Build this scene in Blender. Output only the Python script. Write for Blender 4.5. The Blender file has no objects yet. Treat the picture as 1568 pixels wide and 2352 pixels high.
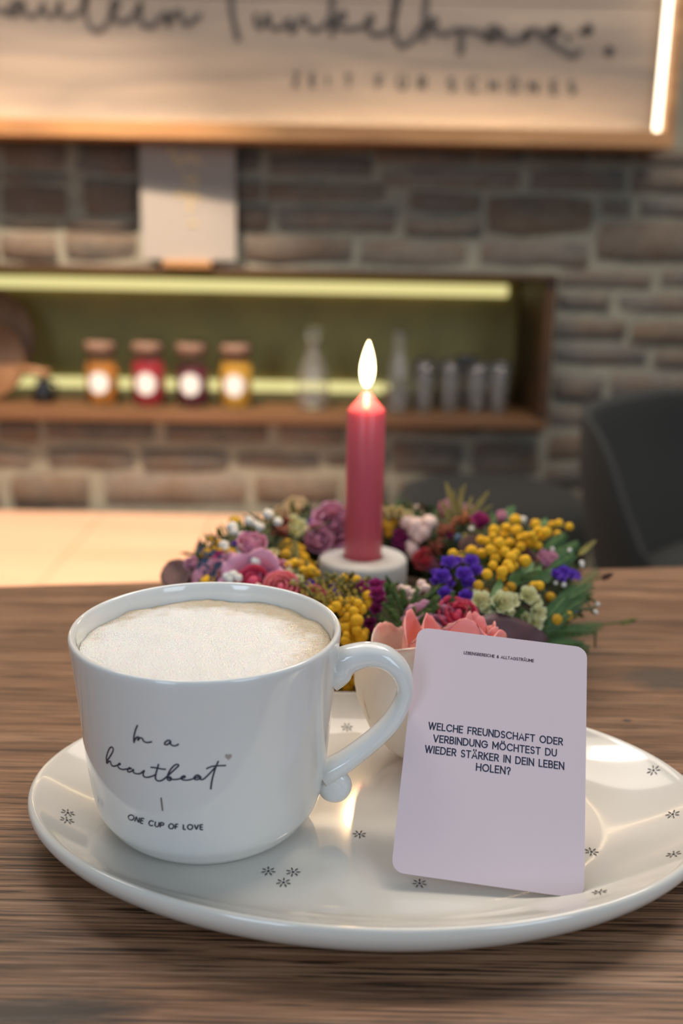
import bpy, bmesh, random
import numpy as np
from math import sin, cos, pi, radians, sqrt, atan2, exp, floor
from mathutils import Vector, Matrix, noise as mnoise

random.seed(7)
rng = np.random.default_rng(7)
S = bpy.context.scene
COL = S.collection

# ------------------------------------------------------------------ camera
T = 0.75                                   # table top height
F_PX, W_PX, H_PX = 2287.0, 1568.0, 2352.0
TH, ROLL = radians(15), radians(1.1)
CAM = Vector((0, 0, T + .213))
fwd = Vector((0, cos(TH), -sin(TH)))
r0 = Vector((1, 0, 0)); u0 = r0.cross(fwd)
RT = r0 * cos(ROLL) + u0 * sin(ROLL)
UP = -r0 * sin(ROLL) + u0 * cos(ROLL)
cd = bpy.data.cameras.new('camera'); cam = bpy.data.objects.new('camera', cd); COL.objects.link(cam)
cam.matrix_world = Matrix(((RT.x, UP.x, -fwd.x, CAM.x), (RT.y, UP.y, -fwd.y, CAM.y), (RT.z, UP.z, -fwd.z, CAM.z), (0, 0, 0, 1)))
cd.sensor_fit = 'VERTICAL'; cd.sensor_height = 36; cd.lens = F_PX / H_PX * 36
cd.clip_start = .01
cd.dof.use_dof = True; cd.dof.focus_distance = .355; cd.dof.aperture_fstop = 6.6
S.camera = cam
S.view_settings.view_transform = 'Standard'; S.view_settings.look = 'None'
S.view_settings.gamma = 1; S.view_settings.use_curve_mapping = False
S.view_settings.exposure = 0.12

# ------------------------------------------------------------------ world and lights
wd = bpy.data.worlds.new('world'); S.world = wd; wd.use_nodes = True
bg = wd.node_tree.nodes['Background']
bg.inputs[0].default_value = (.72, .86, 1.0, 1); bg.inputs[1].default_value = .20

def area(name, loc, target, sx, sy, power, col):
    l = bpy.data.lights.new(name, 'AREA'); l.shape = 'RECTANGLE'; l.size = sx; l.size_y = sy
    l.energy = power; l.color = col
    o = bpy.data.objects.new(name, l); COL.objects.link(o); o.location = loc
    o.rotation_euler = (Vector(target) - Vector(loc)).to_track_quat('-Z', 'Y').to_euler()
    return o
# daylight windows of the room behind and left of the camera, warm overhead light, plus two unseen fills added for the wall
area('window_light', (-1.3, -2.2, 1.9), (0, .5, .8), .9, 1.5, 22, (.70, .84, 1.0))
area('window_light', (1.5, -1.6, 1.9), (0, .5, .8), .9, 1.5, 17, (.72, .86, 1.0))
area('overhead_light', (.2, 1.25, 2.5), (.05, .55, .75), 1.5, 1.1, 16, (1.0, .88, .74))
area('overhead_light', (-.7, 1.25, 2.5), (-.5, 2.2, .8), .8, .5, 15, (1.0, .88, .76))  # added fill, brightens the left part of the back wall
area('overhead_light', (.9, 1.2, 2.5), (.7, 2.2, .8), .8, .5, 15, (1.0, .88, .76))  # added fill, brightens the right part of the back wall
sp = bpy.data.lights.new('ceiling_spot', 'SPOT'); sp.energy = 300; sp.color = (1.0, .76, .55)
sp.spot_size = radians(48); sp.spot_blend = .55; sp.shadow_soft_size = .012
so = bpy.data.objects.new('ceiling_spot', sp); COL.objects.link(so); so.location = (-.62, 1.27, T + 1.7)
so.rotation_euler = (Vector((-.72, 2.12, T - .3)) - so.location).to_track_quat('-Z', 'Y').to_euler()
fl = bpy.data.lights.new('candle_light', 'POINT'); fl.energy = .22; fl.color = (1.0, .62, .28); fl.shadow_soft_size = .006
flo = bpy.data.objects.new('candle_light', fl); COL.objects.link(flo)

# ------------------------------------------------------------------ projection helpers
def ray(px, py):
    return (RT * ((px - W_PX / 2) / F_PX) - UP * ((py - H_PX / 2) / F_PX) + fwd)
def atz(px, py, z):
    d = ray(px, py); return CAM + d * ((z - CAM.z) / d.z)
def aty(px, py, y):
    d = ray(px, py); return CAM + d * (y / d.y)
def pxm(p):                                # metres per pixel at a point
    return (Vector(p) - CAM).dot(fwd) / F_PX

# ------------------------------------------------------------------ materials
def newmat(name):
    m = bpy.data.materials.new(name); m.use_nodes = True
    nt = m.node_tree; return m, nt, nt.nodes['Principled BSDF']
def N(nt, t, **kw):
    n = nt.nodes.new(t)
    for k, v in kw.items(): setattr(n, k, v)
    return n
def ramp(nt, fac, stops):
    r = N(nt, 'ShaderNodeValToRGB'); e = r.color_ramp.elements
    while len(e) < len(stops): e.new(.5)
    for i, (p, c) in enumerate(stops):
        e[i].position = p; e[i].color = (*c, 1)
    nt.links.new(fac, r.inputs[0]); return r.outputs[0]
def mix(nt, fac, a, b, mode='MIX'):
    n = N(nt, 'ShaderNodeMix', data_type='RGBA', blend_type=mode)
    for s, v in ((0, fac), (6, a), (7, b)):
        if hasattr(v, 'is_output'): nt.links.new(v, n.inputs[s])
        elif s == 0: n.inputs[0].default_value = v
        else: n.inputs[s].default_value = (*v, 1)
    return n.outputs[2]
def coords(nt, scale=(1, 1, 1), rot=(0, 0, 0), kind='Object', loc=(0, 0, 0)):
    tc = N(nt, 'ShaderNodeTexCoord'); mp = N(nt, 'ShaderNodeMapping')
    mp.inputs[1].default_value = loc; mp.inputs[2].default_value = rot; mp.inputs[3].default_value = scale
    nt.links.new(tc.outputs[kind], mp.inputs[0]); return mp.outputs[0]
def wpos(nt, scale=(1, 1, 1), rot=(0, 0, 0), loc=(0, 0, 0)):
    g = N(nt, 'ShaderNodeNewGeometry'); mp = N(nt, 'ShaderNodeMapping')
    mp.inputs[1].default_value = loc; mp.inputs[2].default_value = rot; mp.inputs[3].default_value = scale
    nt.links.new(g.outputs['Position'], mp.inputs[0]); return mp.outputs[0]
def noise(nt, vec, scale, detail=4, rough=.55, dist=0):
    n = N(nt, 'ShaderNodeTexNoise'); n.inputs['Scale'].default_value = scale; n.inputs['Detail'].default_value = detail
    n.inputs['Roughness'].default_value = rough; n.inputs['Distortion'].default_value = dist
    nt.links.new(vec, n.inputs['Vector']); return n.outputs[0]
def bump(nt, b, h, strength, dist):
    n = N(nt, 'ShaderNodeBump'); n.inputs['Strength'].default_value = strength; n.inputs['Distance'].default_value = dist
    nt.links.new(h, n.inputs['Height']); nt.links.new(n.outputs[0], b.inputs['Normal'])
def simple(name, c1, c2=None, rough=.6, scale=40, sss=0, sssr=.01, sheen=0, bmp=0, coat=0, metallic=0, ior=None):
    m, nt, b = newmat(name)
    c2 = c2 or tuple(x * .8 for x in c1)
    v = coords(nt); n = noise(nt, v, scale)
    nt.links.new(ramp(nt, n, [(.3, c2), (.7, c1)]), b.inputs['Base Color'])
    b.inputs['Roughness'].default_value = rough; b.inputs['Metallic'].default_value = metallic
    if ior: b.inputs['IOR'].default_value = ior
    if sss:
        b.inputs['Subsurface Weight'].default_value = sss; b.inputs['Subsurface Radius'].default_value = (1, .4, .2)
        b.inputs['Subsurface Scale'].default_value = sssr
    if sheen: b.inputs['Sheen Weight'].default_value = sheen
    if coat: b.inputs['Coat Weight'].default_value = coat; b.inputs['Coat Roughness'].default_value = .05
    if bmp: bump(nt, b, n, bmp, .002)
    return m
def emis(name, col, s):
    m, nt, b = newmat(name); b.inputs['Base Color'].default_value = (*col, 1)
    b.inputs['Emission Color'].default_value = (*col, 1); b.inputs['Emission Strength'].default_value = s
    return m
def glassmat(name, col=(1, 1, 1), rough=.0):
    m, nt, b = newmat(name); b.inputs['Base Color'].default_value = (*col, 1)
    b.inputs['Transmission Weight'].default_value = 1; b.inputs['Roughness'].default_value = rough; b.inputs['IOR'].default_value = 1.45
    return m
def petalmat(name, base, edge, dark=None, rough=.55, pw=(.45, .9), sss=.25):
    """petal: colour runs from the base to the rim along the petal attribute 'edge'"""
    m, nt, b = newmat(name)
    at = N(nt, 'ShaderNodeAttribute', attribute_name='edge')
    n = noise(nt, coords(nt), 90, 3)
    ad = N(nt, 'ShaderNodeMath', operation='MULTIPLY_ADD'); ad.inputs[1].default_value = .35; ad.inputs[2].default_value = -.17
    nt.links.new(n, ad.inputs[0])
    a2 = N(nt, 'ShaderNodeMath', operation='ADD'); nt.links.new(ad.outputs[0], a2.inputs[0]); nt.links.new(at.outputs['Fac'], a2.inputs[1])
    st = [(pw[0], base), (pw[1], edge)]
    if dark: st = [(0, dark)] + st
    nt.links.new(ramp(nt, a2.outputs[0], st), b.inputs['Base Color'])
    b.inputs['Roughness'].default_value = rough
    b.inputs['Subsurface Weight'].default_value = sss; b.inputs['Subsurface Scale'].default_value = .004
    b.inputs['Subsurface Radius'].default_value = (1, .5, .4)
    bump(nt, b, noise(nt, coords(nt, (1, 1, .3)), 400, 2), .15, .0006)
    return m

def wood(name, cols, rot, stretch=(3, 60, 60), knots=(), rough=.45, fine=True, bm_=.25, world=True):
    m, nt, b = newmat(name)
    f = wpos if world else coords
    v = f(nt, stretch, rot)
    n1 = noise(nt, v, 1.0, 6, .6, .6)
    n2 = noise(nt, f(nt, tuple(s * .35 for s in stretch), rot, loc=(3, 7, 1)), 1.0, 4, .5, 1.2)
    mx = N(nt, 'ShaderNodeMath', operation='MULTIPLY_ADD'); mx.inputs[1].default_value = .55
    nt.links.new(n1, mx.inputs[0])
    h = N(nt, 'ShaderNodeMath', operation='MULTIPLY'); h.inputs[1].default_value = .45; nt.links.new(n2, h.inputs[0])
    nt.links.new(h.outputs[0], mx.inputs[2])
    c = ramp(nt, mx.outputs[0], [(.34, cols[0]), (.5, cols[1]), (.64, cols[2])])
    if fine:
        n3 = noise(nt, f(nt, (stretch[0] * 4, stretch[1] * 9, stretch[2] * 9), rot), 1.0, 3, .6, .2)
        c = mix(nt, ramp(nt, n3, [(.38, (1, 1, 1)), (.48, (0, 0, 0))]), c, tuple(x * .45 for x in cols[0]))
        c = mix(nt, ramp(nt, n3, [(.58, (0, 0, 0)), (.66, (.6, .6, .6))]), c, tuple(min(1, x * 1.5) for x in cols[2]))
    for (x, y, rx, ry, ang, colk) in knots:
        g = N(nt, 'ShaderNodeNewGeometry'); mp = N(nt, 'ShaderNodeMapping', vector_type='TEXTURE')
        mp.inputs[1].default_value = (x, y, T); mp.inputs[2].default_value = (0, 0, ang); mp.inputs[3].default_value = (rx, ry, 1)
        nt.links.new(g.outputs['Position'], mp.inputs[0])
        nn = N(nt, 'ShaderNodeTexNoise'); nn.inputs['Scale'].default_value = 1.6; nn.inputs['Detail'].default_value = 4
        nt.links.new(mp.outputs[0], nn.inputs['Vector'])
        ad = N(nt, 'ShaderNodeVectorMath', operation='MULTIPLY_ADD'); ad.inputs[1].default_value = (1.4, 1.4, 0)
        nt.links.new(nn.outputs[1], ad.inputs[0]); nt.links.new(mp.outputs[0], ad.inputs[2])
        sb = N(nt, 'ShaderNodeVectorMath', operation='SUBTRACT'); sb.inputs[1].default_value = (.7, .7, 0); nt.links.new(ad.outputs[0], sb.inputs[0])
        ln = N(nt, 'ShaderNodeVectorMath', operation='LENGTH'); nt.links.new(sb.outputs[0], ln.inputs[0])
        c = mix(nt, ramp(nt, ln.outputs['Value'], [(.45, (.85, .85, .85)), (1.0, (0, 0, 0))]), c, colk)
    nt.links.new(c, b.inputs['Base Color']); b.inputs['Roughness'].default_value = rough
    if bm_: bump(nt, b, n1, bm_, .0008)
    return m

# ------------------------------------------------------------------ object helpers
def thing(name, label, cat, loc=(0, 0, 0), group=None, kind=None):
    o = bpy.data.objects.new(name, None); COL.objects.link(o); o.location = loc; o.empty_display_size = .02
    tag(o, label, cat, group, kind); return o
def tag(o, label=None, cat=None, group=None, kind=None):
    if label: o['label'] = label
    if cat: o['category'] = cat
    if group: o['group'] = group
    if kind: o['kind'] = kind
    return o
def wloc(o):
    p = Vector((0, 0, 0))
    while o: p += o.location; o = o.parent
    return p
def mesh(vs, fs, mat, smooth=True, attr=None, name='m'):
    me = bpy.data.meshes.new(name); me.from_pydata([tuple(v) for v in vs], [], fs)
    if attr is not None:
        a = me.attributes.new('edge', 'FLOAT', 'POINT'); a.data.foreach_set('value', list(attr))
    if mat: me.materials.append(mat)
    if smooth: me.polygons.foreach_set('use_smooth', [True] * len(me.polygons))
    me.update(); return me
def obj(name, me, parent=None, loc=(0, 0, 0), rot=None, scale=None, label=None, kind=None):
    o = bpy.data.objects.new(name, me); COL.objects.link(o); o.parent = parent; o.location = loc
    if rot is not None: o.rotation_euler = rot
    if scale is not None: o.scale = (scale,) * 3 if not hasattr(scale, '__len__') else scale
    if label: o['label'] = label
    if kind: o['kind'] = kind
    return o
def wobj(name, vs, fs, mat, parent=None, smooth=True, attr=None, label=None, kind=None):
    """verts in world space; a parentless one gets its origin at its base"""
    if parent is not None: base = wloc(parent); loc = (0, 0, 0)
    else:
        a = np.array([tuple(v) for v in vs]); base = Vector(((a[:, 0].min() + a[:, 0].max()) / 2, (a[:, 1].min() + a[:, 1].max()) / 2, a[:, 2].min())); loc = base
    return obj(name, mesh([Vector(v) - base for v in vs], fs, mat, smooth, attr, name), parent, loc, label=label, kind=kind)
def bevel_obj(o, w, seg=2):
    m = o.modifiers.new('bevel', 'BEVEL'); m.width = w; m.segments = seg; m.limit_method = 'ANGLE'; return o
def boxv(x0, x1, y0, y1, z0, z1):
    return [(x0, y0, z0), (x1, y0, z0), (x1, y1, z0), (x0, y1, z0), (x0, y0, z1), (x1, y0, z1), (x1, y1, z1), (x0, y1, z1)]
BOXF = [(0, 3, 2, 1), (4, 5, 6, 7), (0, 1, 5, 4), (1, 2, 6, 5), (2, 3, 7, 6), (3, 0, 4, 7)]
def box(name, x0, x1, y0, y1, z0, z1, mat, parent=None, bev=0, label=None, kind=None):
    o = wobj(name, boxv(x0, x1, y0, y1, z0, z1), BOXF, mat, parent, smooth=False, label=label, kind=kind)
    if bev: bevel_obj(o, bev)
    return o
class MB:
    def __init__(s): s.v = []; s.f = []; s.a = []
    def add(s, vs, fs, at=None):
        k = len(s.v); s.v += [Vector(v) for v in vs]; s.f += [tuple(i + k for i in f) for f in fs]
        s.a += list(at) if at is not None else [0.] * len(vs)
    def box(s, *a): s.add(boxv(*a), BOXF)
    def tube(s, pts, rad, n=8, cap=True):
        pts = [Vector(p) for p in pts]
        if not hasattr(rad, '__len__'): rad = [rad] * len(pts)
        vs = []; up = None
        for i, p in enumerate(pts):
            t = (pts[min(i + 1, len(pts) - 1)] - pts[max(i - 1, 0)]).normalized()
            if up is None: up = Vector((0, 0, 1)) if abs(t.z) < .9 else Vector((1, 0, 0))
            up = (up - t * up.dot(t)).normalized(); b = t.cross(up)
            for k in range(n):
                a = 2 * pi * k / n; vs.append(p + (up * cos(a) + b * sin(a)) * rad[i])
        fs = [(i * n + k, i * n + (k + 1) % n, (i + 1) * n + (k + 1) % n, (i + 1) * n + k) for i in range(len(pts) - 1) for k in range(n)]
        if cap: fs += [tuple(range(n))[::-1], tuple((len(pts) - 1) * n + k for k in range(n))]
        s.add(vs, fs)
def lathe(prof, n=48, center=(0, 0, 0)):
    c = Vector(center); vs = []; fs = []; idx = []
    for r, z in prof:
        if r < 1e-6: idx.append([len(vs)] * n); vs.append(c + Vector((0, 0, z)))
        else:
            idx.append(list(range(len(vs), len(vs) + n)))
            vs += [c + Vector((r * cos(2 * pi * k / n), r * sin(2 * pi * k / n), z)) for k in range(n)]
    for a, b in zip(idx[:-1], idx[1:]):
        for k in range(n):
            q = [a[k], a[(k + 1) % n], b[(k + 1) % n], b[k]]; u = []
            for i in q:
                if i not in u: u.append(i)
            if len(u) > 2: fs.append(tuple(u))
    return vs, fs
def catmull(pts, n=6):
    pts = [Vector(p) for p in pts]; P = [pts[0]] + pts + [pts[-1]]; out = []
    for i in range(1, len(P) - 2):
        for k in range(n):
            t = k / n; a, b, c, d = P[i - 1], P[i], P[i + 1], P[i + 2]
            out.append(.5 * ((2 * b) + (c - a) * t + (2 * a - 5 * b + 4 * c - d) * t * t + (3 * b - a - 3 * c + d) * t ** 3))
    out.append(P[-2]); return out
def ribbon(mb, pts, nrm, w):
    """flat ink ribbon along 3D points lying on a surface with given normals"""
    if len(pts) < 2: return
    L = []
    for i, p in enumerate(pts):
        t = (pts[min(i + 1, len(pts) - 1)] - pts[max(i - 1, 0)])
        if t.length < 1e-9: t = Vector((1, 0, 0))
        s = t.normalized().cross(nrm[i]).normalized() * (w / 2)
        L += [p + s, p - s]
    mb.add(L, [(2 * i, 2 * i + 2, 2 * i + 3, 2 * i + 1) for i in range(len(pts) - 1)])

# stroke alphabet (capital height 1)
def arc(cx, cy, rx, ry, a0, a1, n=10):
    return [(cx + rx * cos(radians(a0 + (a1 - a0) * k / n)), cy + ry * sin(radians(a0 + (a1 - a0) * k / n))) for k in range(n + 1)]
G = {
 'A': (.84, [[(0, 0), (.42, 1), (.84, 0)], [(.15, .3), (.69, .3)]]),
 'B': (.64, [[(0, 0), (0, 1)], [(0, 1)] + arc(.33, .76, .25, .24, 90, -90) + [(0, .52)], [(0, .52)] + arc(.36, .26, .28, .26, 90, -90) + [(0, 0)]]),
 'C': (.9, [arc(.5, .5, .5, .5, 42, 318, 18)]),
 'D': (.82, [[(0, 0), (0, 1)], [(0, 1)] + arc(.32, .5, .5, .5, 90, -90, 14) + [(0, 0)]]),
 'E': (.56, [[(0, 0), (0, 1)], [(0, 1), (.56, 1)], [(0, .52), (.5, .52)], [(0, 0), (.56, 0)]]),
 'F': (.54, [[(0, 0), (0, 1)], [(0, 1), (.54, 1)], [(0, .5), (.48, .5)]]),
 'G': (.98, [arc(.5, .5, .5, .5, 42, 360, 20), [(.98, .5), (.55, .5)]]),
 'H': (.74, [[(0, 0), (0, 1)], [(.74, 0), (.74, 1)], [(0, .51), (.74, .51)]]),
 'I': (.02, [[(0, 0), (0, 1)]]),
 'K': (.66, [[(0, 0), (0, 1)], [(.62, 1), (0, .42)], [(.2, .6), (.66, 0)]]),
 'L': (.5, [[(0, 1), (0, 0)], [(0, 0), (.5, 0)]]),
 'M': (.92, [[(0, 0), (0, 1)], [(0, 1), (.46, .3)], [(.46, .3), (.92, 1)], [(.92, 1), (.92, 0)]]),
 'N': (.76, [[(0, 0), (0, 1)], [(0, 1), (.76, 0)], [(.76, 0), (.76, 1)]]),
 'O': (1.0, [arc(.5, .5, .5, .5, 0, 360, 24)]),
 'P': (.6, [[(0, 0), (0, 1)], [(0, 1)] + arc(.32, .73, .28, .27, 90, -90) + [(0, .46)]]),
 'R': (.64, [[(0, 0), (0, 1)], [(0, 1)] + arc(.34, .73, .28, .27, 90, -90) + [(0, .46)], [(.3, .46), (.64, 0)]]),
 'S': (.6, [arc(.3, .74, .27, .25, 40, 270, 12) + arc(.3, .25, .3, .25, 90, -145, 12)]),
 'T': (.7, [[(0, 1), (.7, 1)], [(.35, 1), (.35, 0)]]),
 'U': (.74, [[(0, 1)] + arc(.37, .36, .37, .36, 180, 360, 12) + [(.74, 1)]]),
 'V': (.8, [[(0, 1), (.4, 0)], [(.4, 0), (.8, 1)]]),
 'W': (1.22, [[(0, 1), (.31, 0)], [(.31, 0), (.61, 1)], [(.61, 1), (.91, 0)], [(.91, 0), (1.22, 1)]]),
 'Z': (.66, [[(0, 1), (.66, 1)], [(.66, 1), (0, 0)], [(0, 0), (.66, 0)]]),
 '?': (.55, [arc(.27, .73, .26, .26, 170, -60, 12) + [(.27, .42), (.27, .28)], [(.27, .1), (.27, -.03)]]),
 '&': (.7, [[(.7, 0), (.2, .62)] + arc(.34, .8, .17, .18, 220, -40, 12) + [(.12, .42)] + arc(.28, .26, .26, .26, 150, 350, 12) + [(.66, .45)]]),
 ' ': (.36, []),
}
for a, b in (('Ä', 'A'), ('Ö', 'O'), ('Ü', 'U')):
    w_, s_ = G[b]; G[a] = (w_, s_ + [[(w_ / 2 - .2, 1.14), (w_ / 2 - .2, 1.28)], [(w_ / 2 + .2, 1.14), (w_ / 2 + .2, 1.28)]])
def layout(text, gap=.2):
    x = 0; out = []
    for ch in text:
        w_, st = G[ch]
        out += [[(x + a, b) for a, b in s] for s in st]; x += w_ + gap
    return out, x - gap
def densify(s, d=.25):
    o = [s[0]]
    for a, b in zip(s[:-1], s[1:]):
        n = max(1, int(sqrt((b[0] - a[0]) ** 2 + (b[1] - a[1]) ** 2) / d))
        o += [(a[0] + (b[0] - a[0]) * k / n, a[1] + (b[1] - a[1]) * k / n) for k in range(1, n + 1)]
    return o

# ------------------------------------------------------------------ material set
EA = radians(8.5)
p1, p2, p3, p4 = atz(120, 2325, T), atz(1535, 1558, T), atz(1440, 1655, T), atz(1250, 2075, T)
M_table = wood('table_wood', [(.095, .047, .026), (.225, .112, .058), (.34, .195, .115)], (0, 0, -EA), (5, 105, 105),
    knots=[(p1.x, p1.y, .036, .007, EA * .3, (.022, .02, .018)), (p2.x, p2.y, .03, .016, EA, (.07, .055, .045)), (p3.x, p3.y, .003, .002, 0, (.03, .02, .02))], rough=.40, bm_=.5)
M_frame = wood('pine_frame', [(.24, .11, .04), (.36, .18, .065), (.46, .25, .10)], (0, 0, 0), (4, 40, 40), fine=False, rough=.5)
M_board = wood('sign_board_wood', [(.095, .085, .08), (.18, .145, .12), (.25, .20, .16)], (0, 0, 0), (1.6, 10, 14), fine=False, rough=.6)
M_oak = wood('oak_bench', [(.58, .345, .22), (.67, .41, .275), (.74, .47, .325)], (0, 0, 0), (3, 30, 30), fine=False, rough=.45)
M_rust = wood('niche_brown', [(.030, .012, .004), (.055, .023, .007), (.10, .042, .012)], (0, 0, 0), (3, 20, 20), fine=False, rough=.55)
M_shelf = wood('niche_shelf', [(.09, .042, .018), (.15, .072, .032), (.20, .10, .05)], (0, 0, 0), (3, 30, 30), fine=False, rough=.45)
M_boardwood = wood('round_board_wood', [(.22, .11, .05), (.33, .17, .08), (.42, .24, .12)], (0, 0, 0), (30, 30, 4), fine=False, rough=.5)
M_olive = simple('olive_back', (.50, .40, .12), (.36, .30, .10), .55, 9, bmp=.2)
M_led_y = emis('led_yellow', (.78, .70, .30), .95)
M_led_w = emis('led_warm_white', (1.0, .78, .48), 24.0)
M_led_s = emis('led_side', (1.0, .90, .70), 3.5)
M_ceramic = simple('white_ceramic', (.76, .755, .73), (.745, .745, .725), .10, 3, coat=.5)
M_plate = simple('plate_ceramic', (.73, .70, .64), (.71, .68, .625), .11, 6, coat=.5)
M_stonew = simple('white_stone', (.66, .63, .585), (.60, .575, .54), .75, 90, bmp=.15)
M_ink = simple('dark_ink', (.035, .035, .06), (.03, .03, .05), .5)
M_inksign = simple('sign_ink', (.035, .028, .027), (.03, .025, .025), .7)
M_inkblue = simple('navy_ink', (.018, .024, .062), (.016, .02, .055), .6)
M_inkwine = simple('wine_ink', (.06, .012, .03), (.05, .012, .03), .6)
M_inkgrey = simple('grey_ink', (.16, .14, .12), (.13, .11, .09), .5)
M_inkheart = simple('heart_ink', (.42, .36, .34), (.40, .34, .32), .5)
M_gold = simple('gold_ink', (.52, .40, .22), (.47, .36, .19), .5)
M_card = simple('card_paper', (.64, .53, .575), (.635, .525, .57), .55, 300)
M_poster = simple('poster_paper', (.31, .28, .25), (.30, .27, .24), .7, 30)
M_chair = simple('grey_upholstery', (.027, .029, .028), (.018, .0195, .0195), .95, 700, sheen=.04, bmp=.4)
M_metal = simple('black_metal', (.02, .02, .02), None, .4, metallic=1)
M_glass = glassmat('clear_glass'); M_glass.node_tree.nodes['Principled BSDF'].inputs['Transmission Weight'].default_value = .94
M_jarglass = glassmat('jar_glass'); M_jarglass.node_tree.nodes['Principled BSDF'].inputs['IOR'].default_value = 1.12
M_white = simple('white_paper', (.80, .79, .78), (.78, .77, .76), .7)
M_cork = simple('cork_lid', (.28, .17, .12), (.17, .10, .07), .7, 60)
M_black = simple('black_glaze', (.012, .012, .013), None, .25)
M_floor = wood('floor_wood', [(.10, .07, .05), (.14, .10, .07), (.2, .14, .1)], (0, 0, 0), (2, 14, 14), fine=False)
M_mortar = simple('mortar', (.29, .275, .215), (.22, .21, .165), .95, 30, bmp=.5)

# stones: colour by object
M_stone, nt, b = newmat('wall_stone')
oi = N(nt, 'ShaderNodeObjectInfo')
base_c = ramp(nt, oi.outputs['Random'], [(0, (.085, .085, .08)), (.25, (.15, .14, .125)), (.45, (.13, .095, .065)), (.65, (.22, .185, .15)), (.82, (.10, .10, .10)), (1, (.18, .125, .08))])
v = wpos(nt, (1, 1, 2.2)); n1 = noise(nt, v, 9, 5, .6); n2 = noise(nt, v, 45, 5, .6)
c = mix(nt, ramp(nt, n1, [(.42, (0, 0, 0)), (.62, (.75, .75, .75))]), base_c, (.15, .085, .045))
c = mix(nt, ramp(nt, n1, [(.30, (.6, .6, .6)), (.44, (0, 0, 0))]), c, (.05, .052, .055))
c = mix(nt, .35, c, ramp(nt, n2, [(.3, (.05, .05, .05)), (.7, (.26, .22, .18))]))
nt.links.new(c, b.inputs['Base Color']); b.inputs['Roughness'].default_value = .85
bump(nt, b, n2, .6, .006)

# ================================================================== ROOM
YW = 2.3
X0, X1 = -1.6, 2.2
floor_ = wobj('floor', [(X0 - .4, -2.6, 0), (2.2, -2.6, 0), (2.2, 2.8, 0), (X0 - .4, 2.8, 0)], [(0, 1, 2, 3)], M_floor, smooth=False, kind='structure')
NX0, NX1, NZ0, NZ1, ND = -1.25, .467, T - .187, T + .159, .33
wb = MB(); ym = YW + .012
wb.box(X0, X1, ym, YW + .5, 0, NZ0); wb.box(X0, X1, ym, YW + .5, NZ1, 2.6)
wb.box(X0, NX0, ym, YW + .5, NZ0, NZ1); wb.box(NX1, X1, ym, YW + .5, NZ0, NZ1)
wb.box(NX0, NX1, YW + ND + .02, YW + .5, NZ0, NZ1)
wall = wobj('wall_back', wb.v, wb.f, M_mortar, smooth=False, kind='structure')

M_plaster = simple('plaster', (.42, .39, .35), (.38, .355, .32), .9, 12, bmp=.2)
box('wall_left', X0 - .1, X0, -2.6, YW + .5, 0, 2.6, M_plaster, kind='structure')
box('wall_right', X1, X1 + .1, -2.6, YW + .5, 0, 2.6, M_plaster, kind='structure')
FILL = MB()
def stone(x0, x1, z0, z1, fill=False):
    nx, nz = 5, 4; w, h = x1 - x0, z1 - z0
    vs = []; fs = []; d = random.uniform(.006, .013); sd = random.uniform(0, 99)
    for j in range(nz + 1):
        for i in range(nx + 1):
            e = 0 if i in (0, nx) or j in (0, nz) else 1
            u = (0, .035, .33, .67, .965, 1)[i]; v = (0, .07, .5, .93, 1)[j]
            x = x0 + w * u; z = z0 + h * v
            ax = mnoise.noise(Vector((x * 9, sd, z * 14))) * .5 * min(.028, h * .25); az = mnoise.noise(Vector((x * 9, z * 14, sd))) * .5 * min(.028, h * .25)
            cz = .07 * h * (abs(u - .5) * 2) ** 5 * (1 - 2 * v); cx = .02 * min(w, h * 2) * (abs(v - .5) * 2) ** 4 * (1 - 2 * u)
            dep = 0 if e == 0 else d * (.75 if i in (1, nx - 1) or j in (1, nz - 1) else 1) + .005 * mnoise.noise(Vector((x * 16, sd, z * 24)))
            vs.append((x + ax + cx, YW + .014 - dep, z + az + cz))
    for j in range(nz):
        for i in range(nx):
            k = j * (nx + 1) + i; fs.append((k, k + 1, k + nx + 2, k + nx + 1))
    if fill: FILL.add(vs, fs)
    else: wobj('stone', vs, fs, M_stone, wall)
def wx(px, py): p = aty(px, py, YW); return p.x, p.z
placed = []
def pstone(a, b_, c_, d):                     # x0,x1,y0,y1 in photo pixels, read back onto the wall plane
    a -= 1; b_ += 1; c_ -= 1; d += 1
    xa, za = wx(a, (c_ + d) / 2); xb, _ = wx(b_, (c_ + d) / 2); _, zt = wx((a + b_) / 2, c_); _, zb = wx((a + b_) / 2, d)
    placed.append((xa, xb, zb, zt)); stone(xa, xb, zb, zt)
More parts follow.
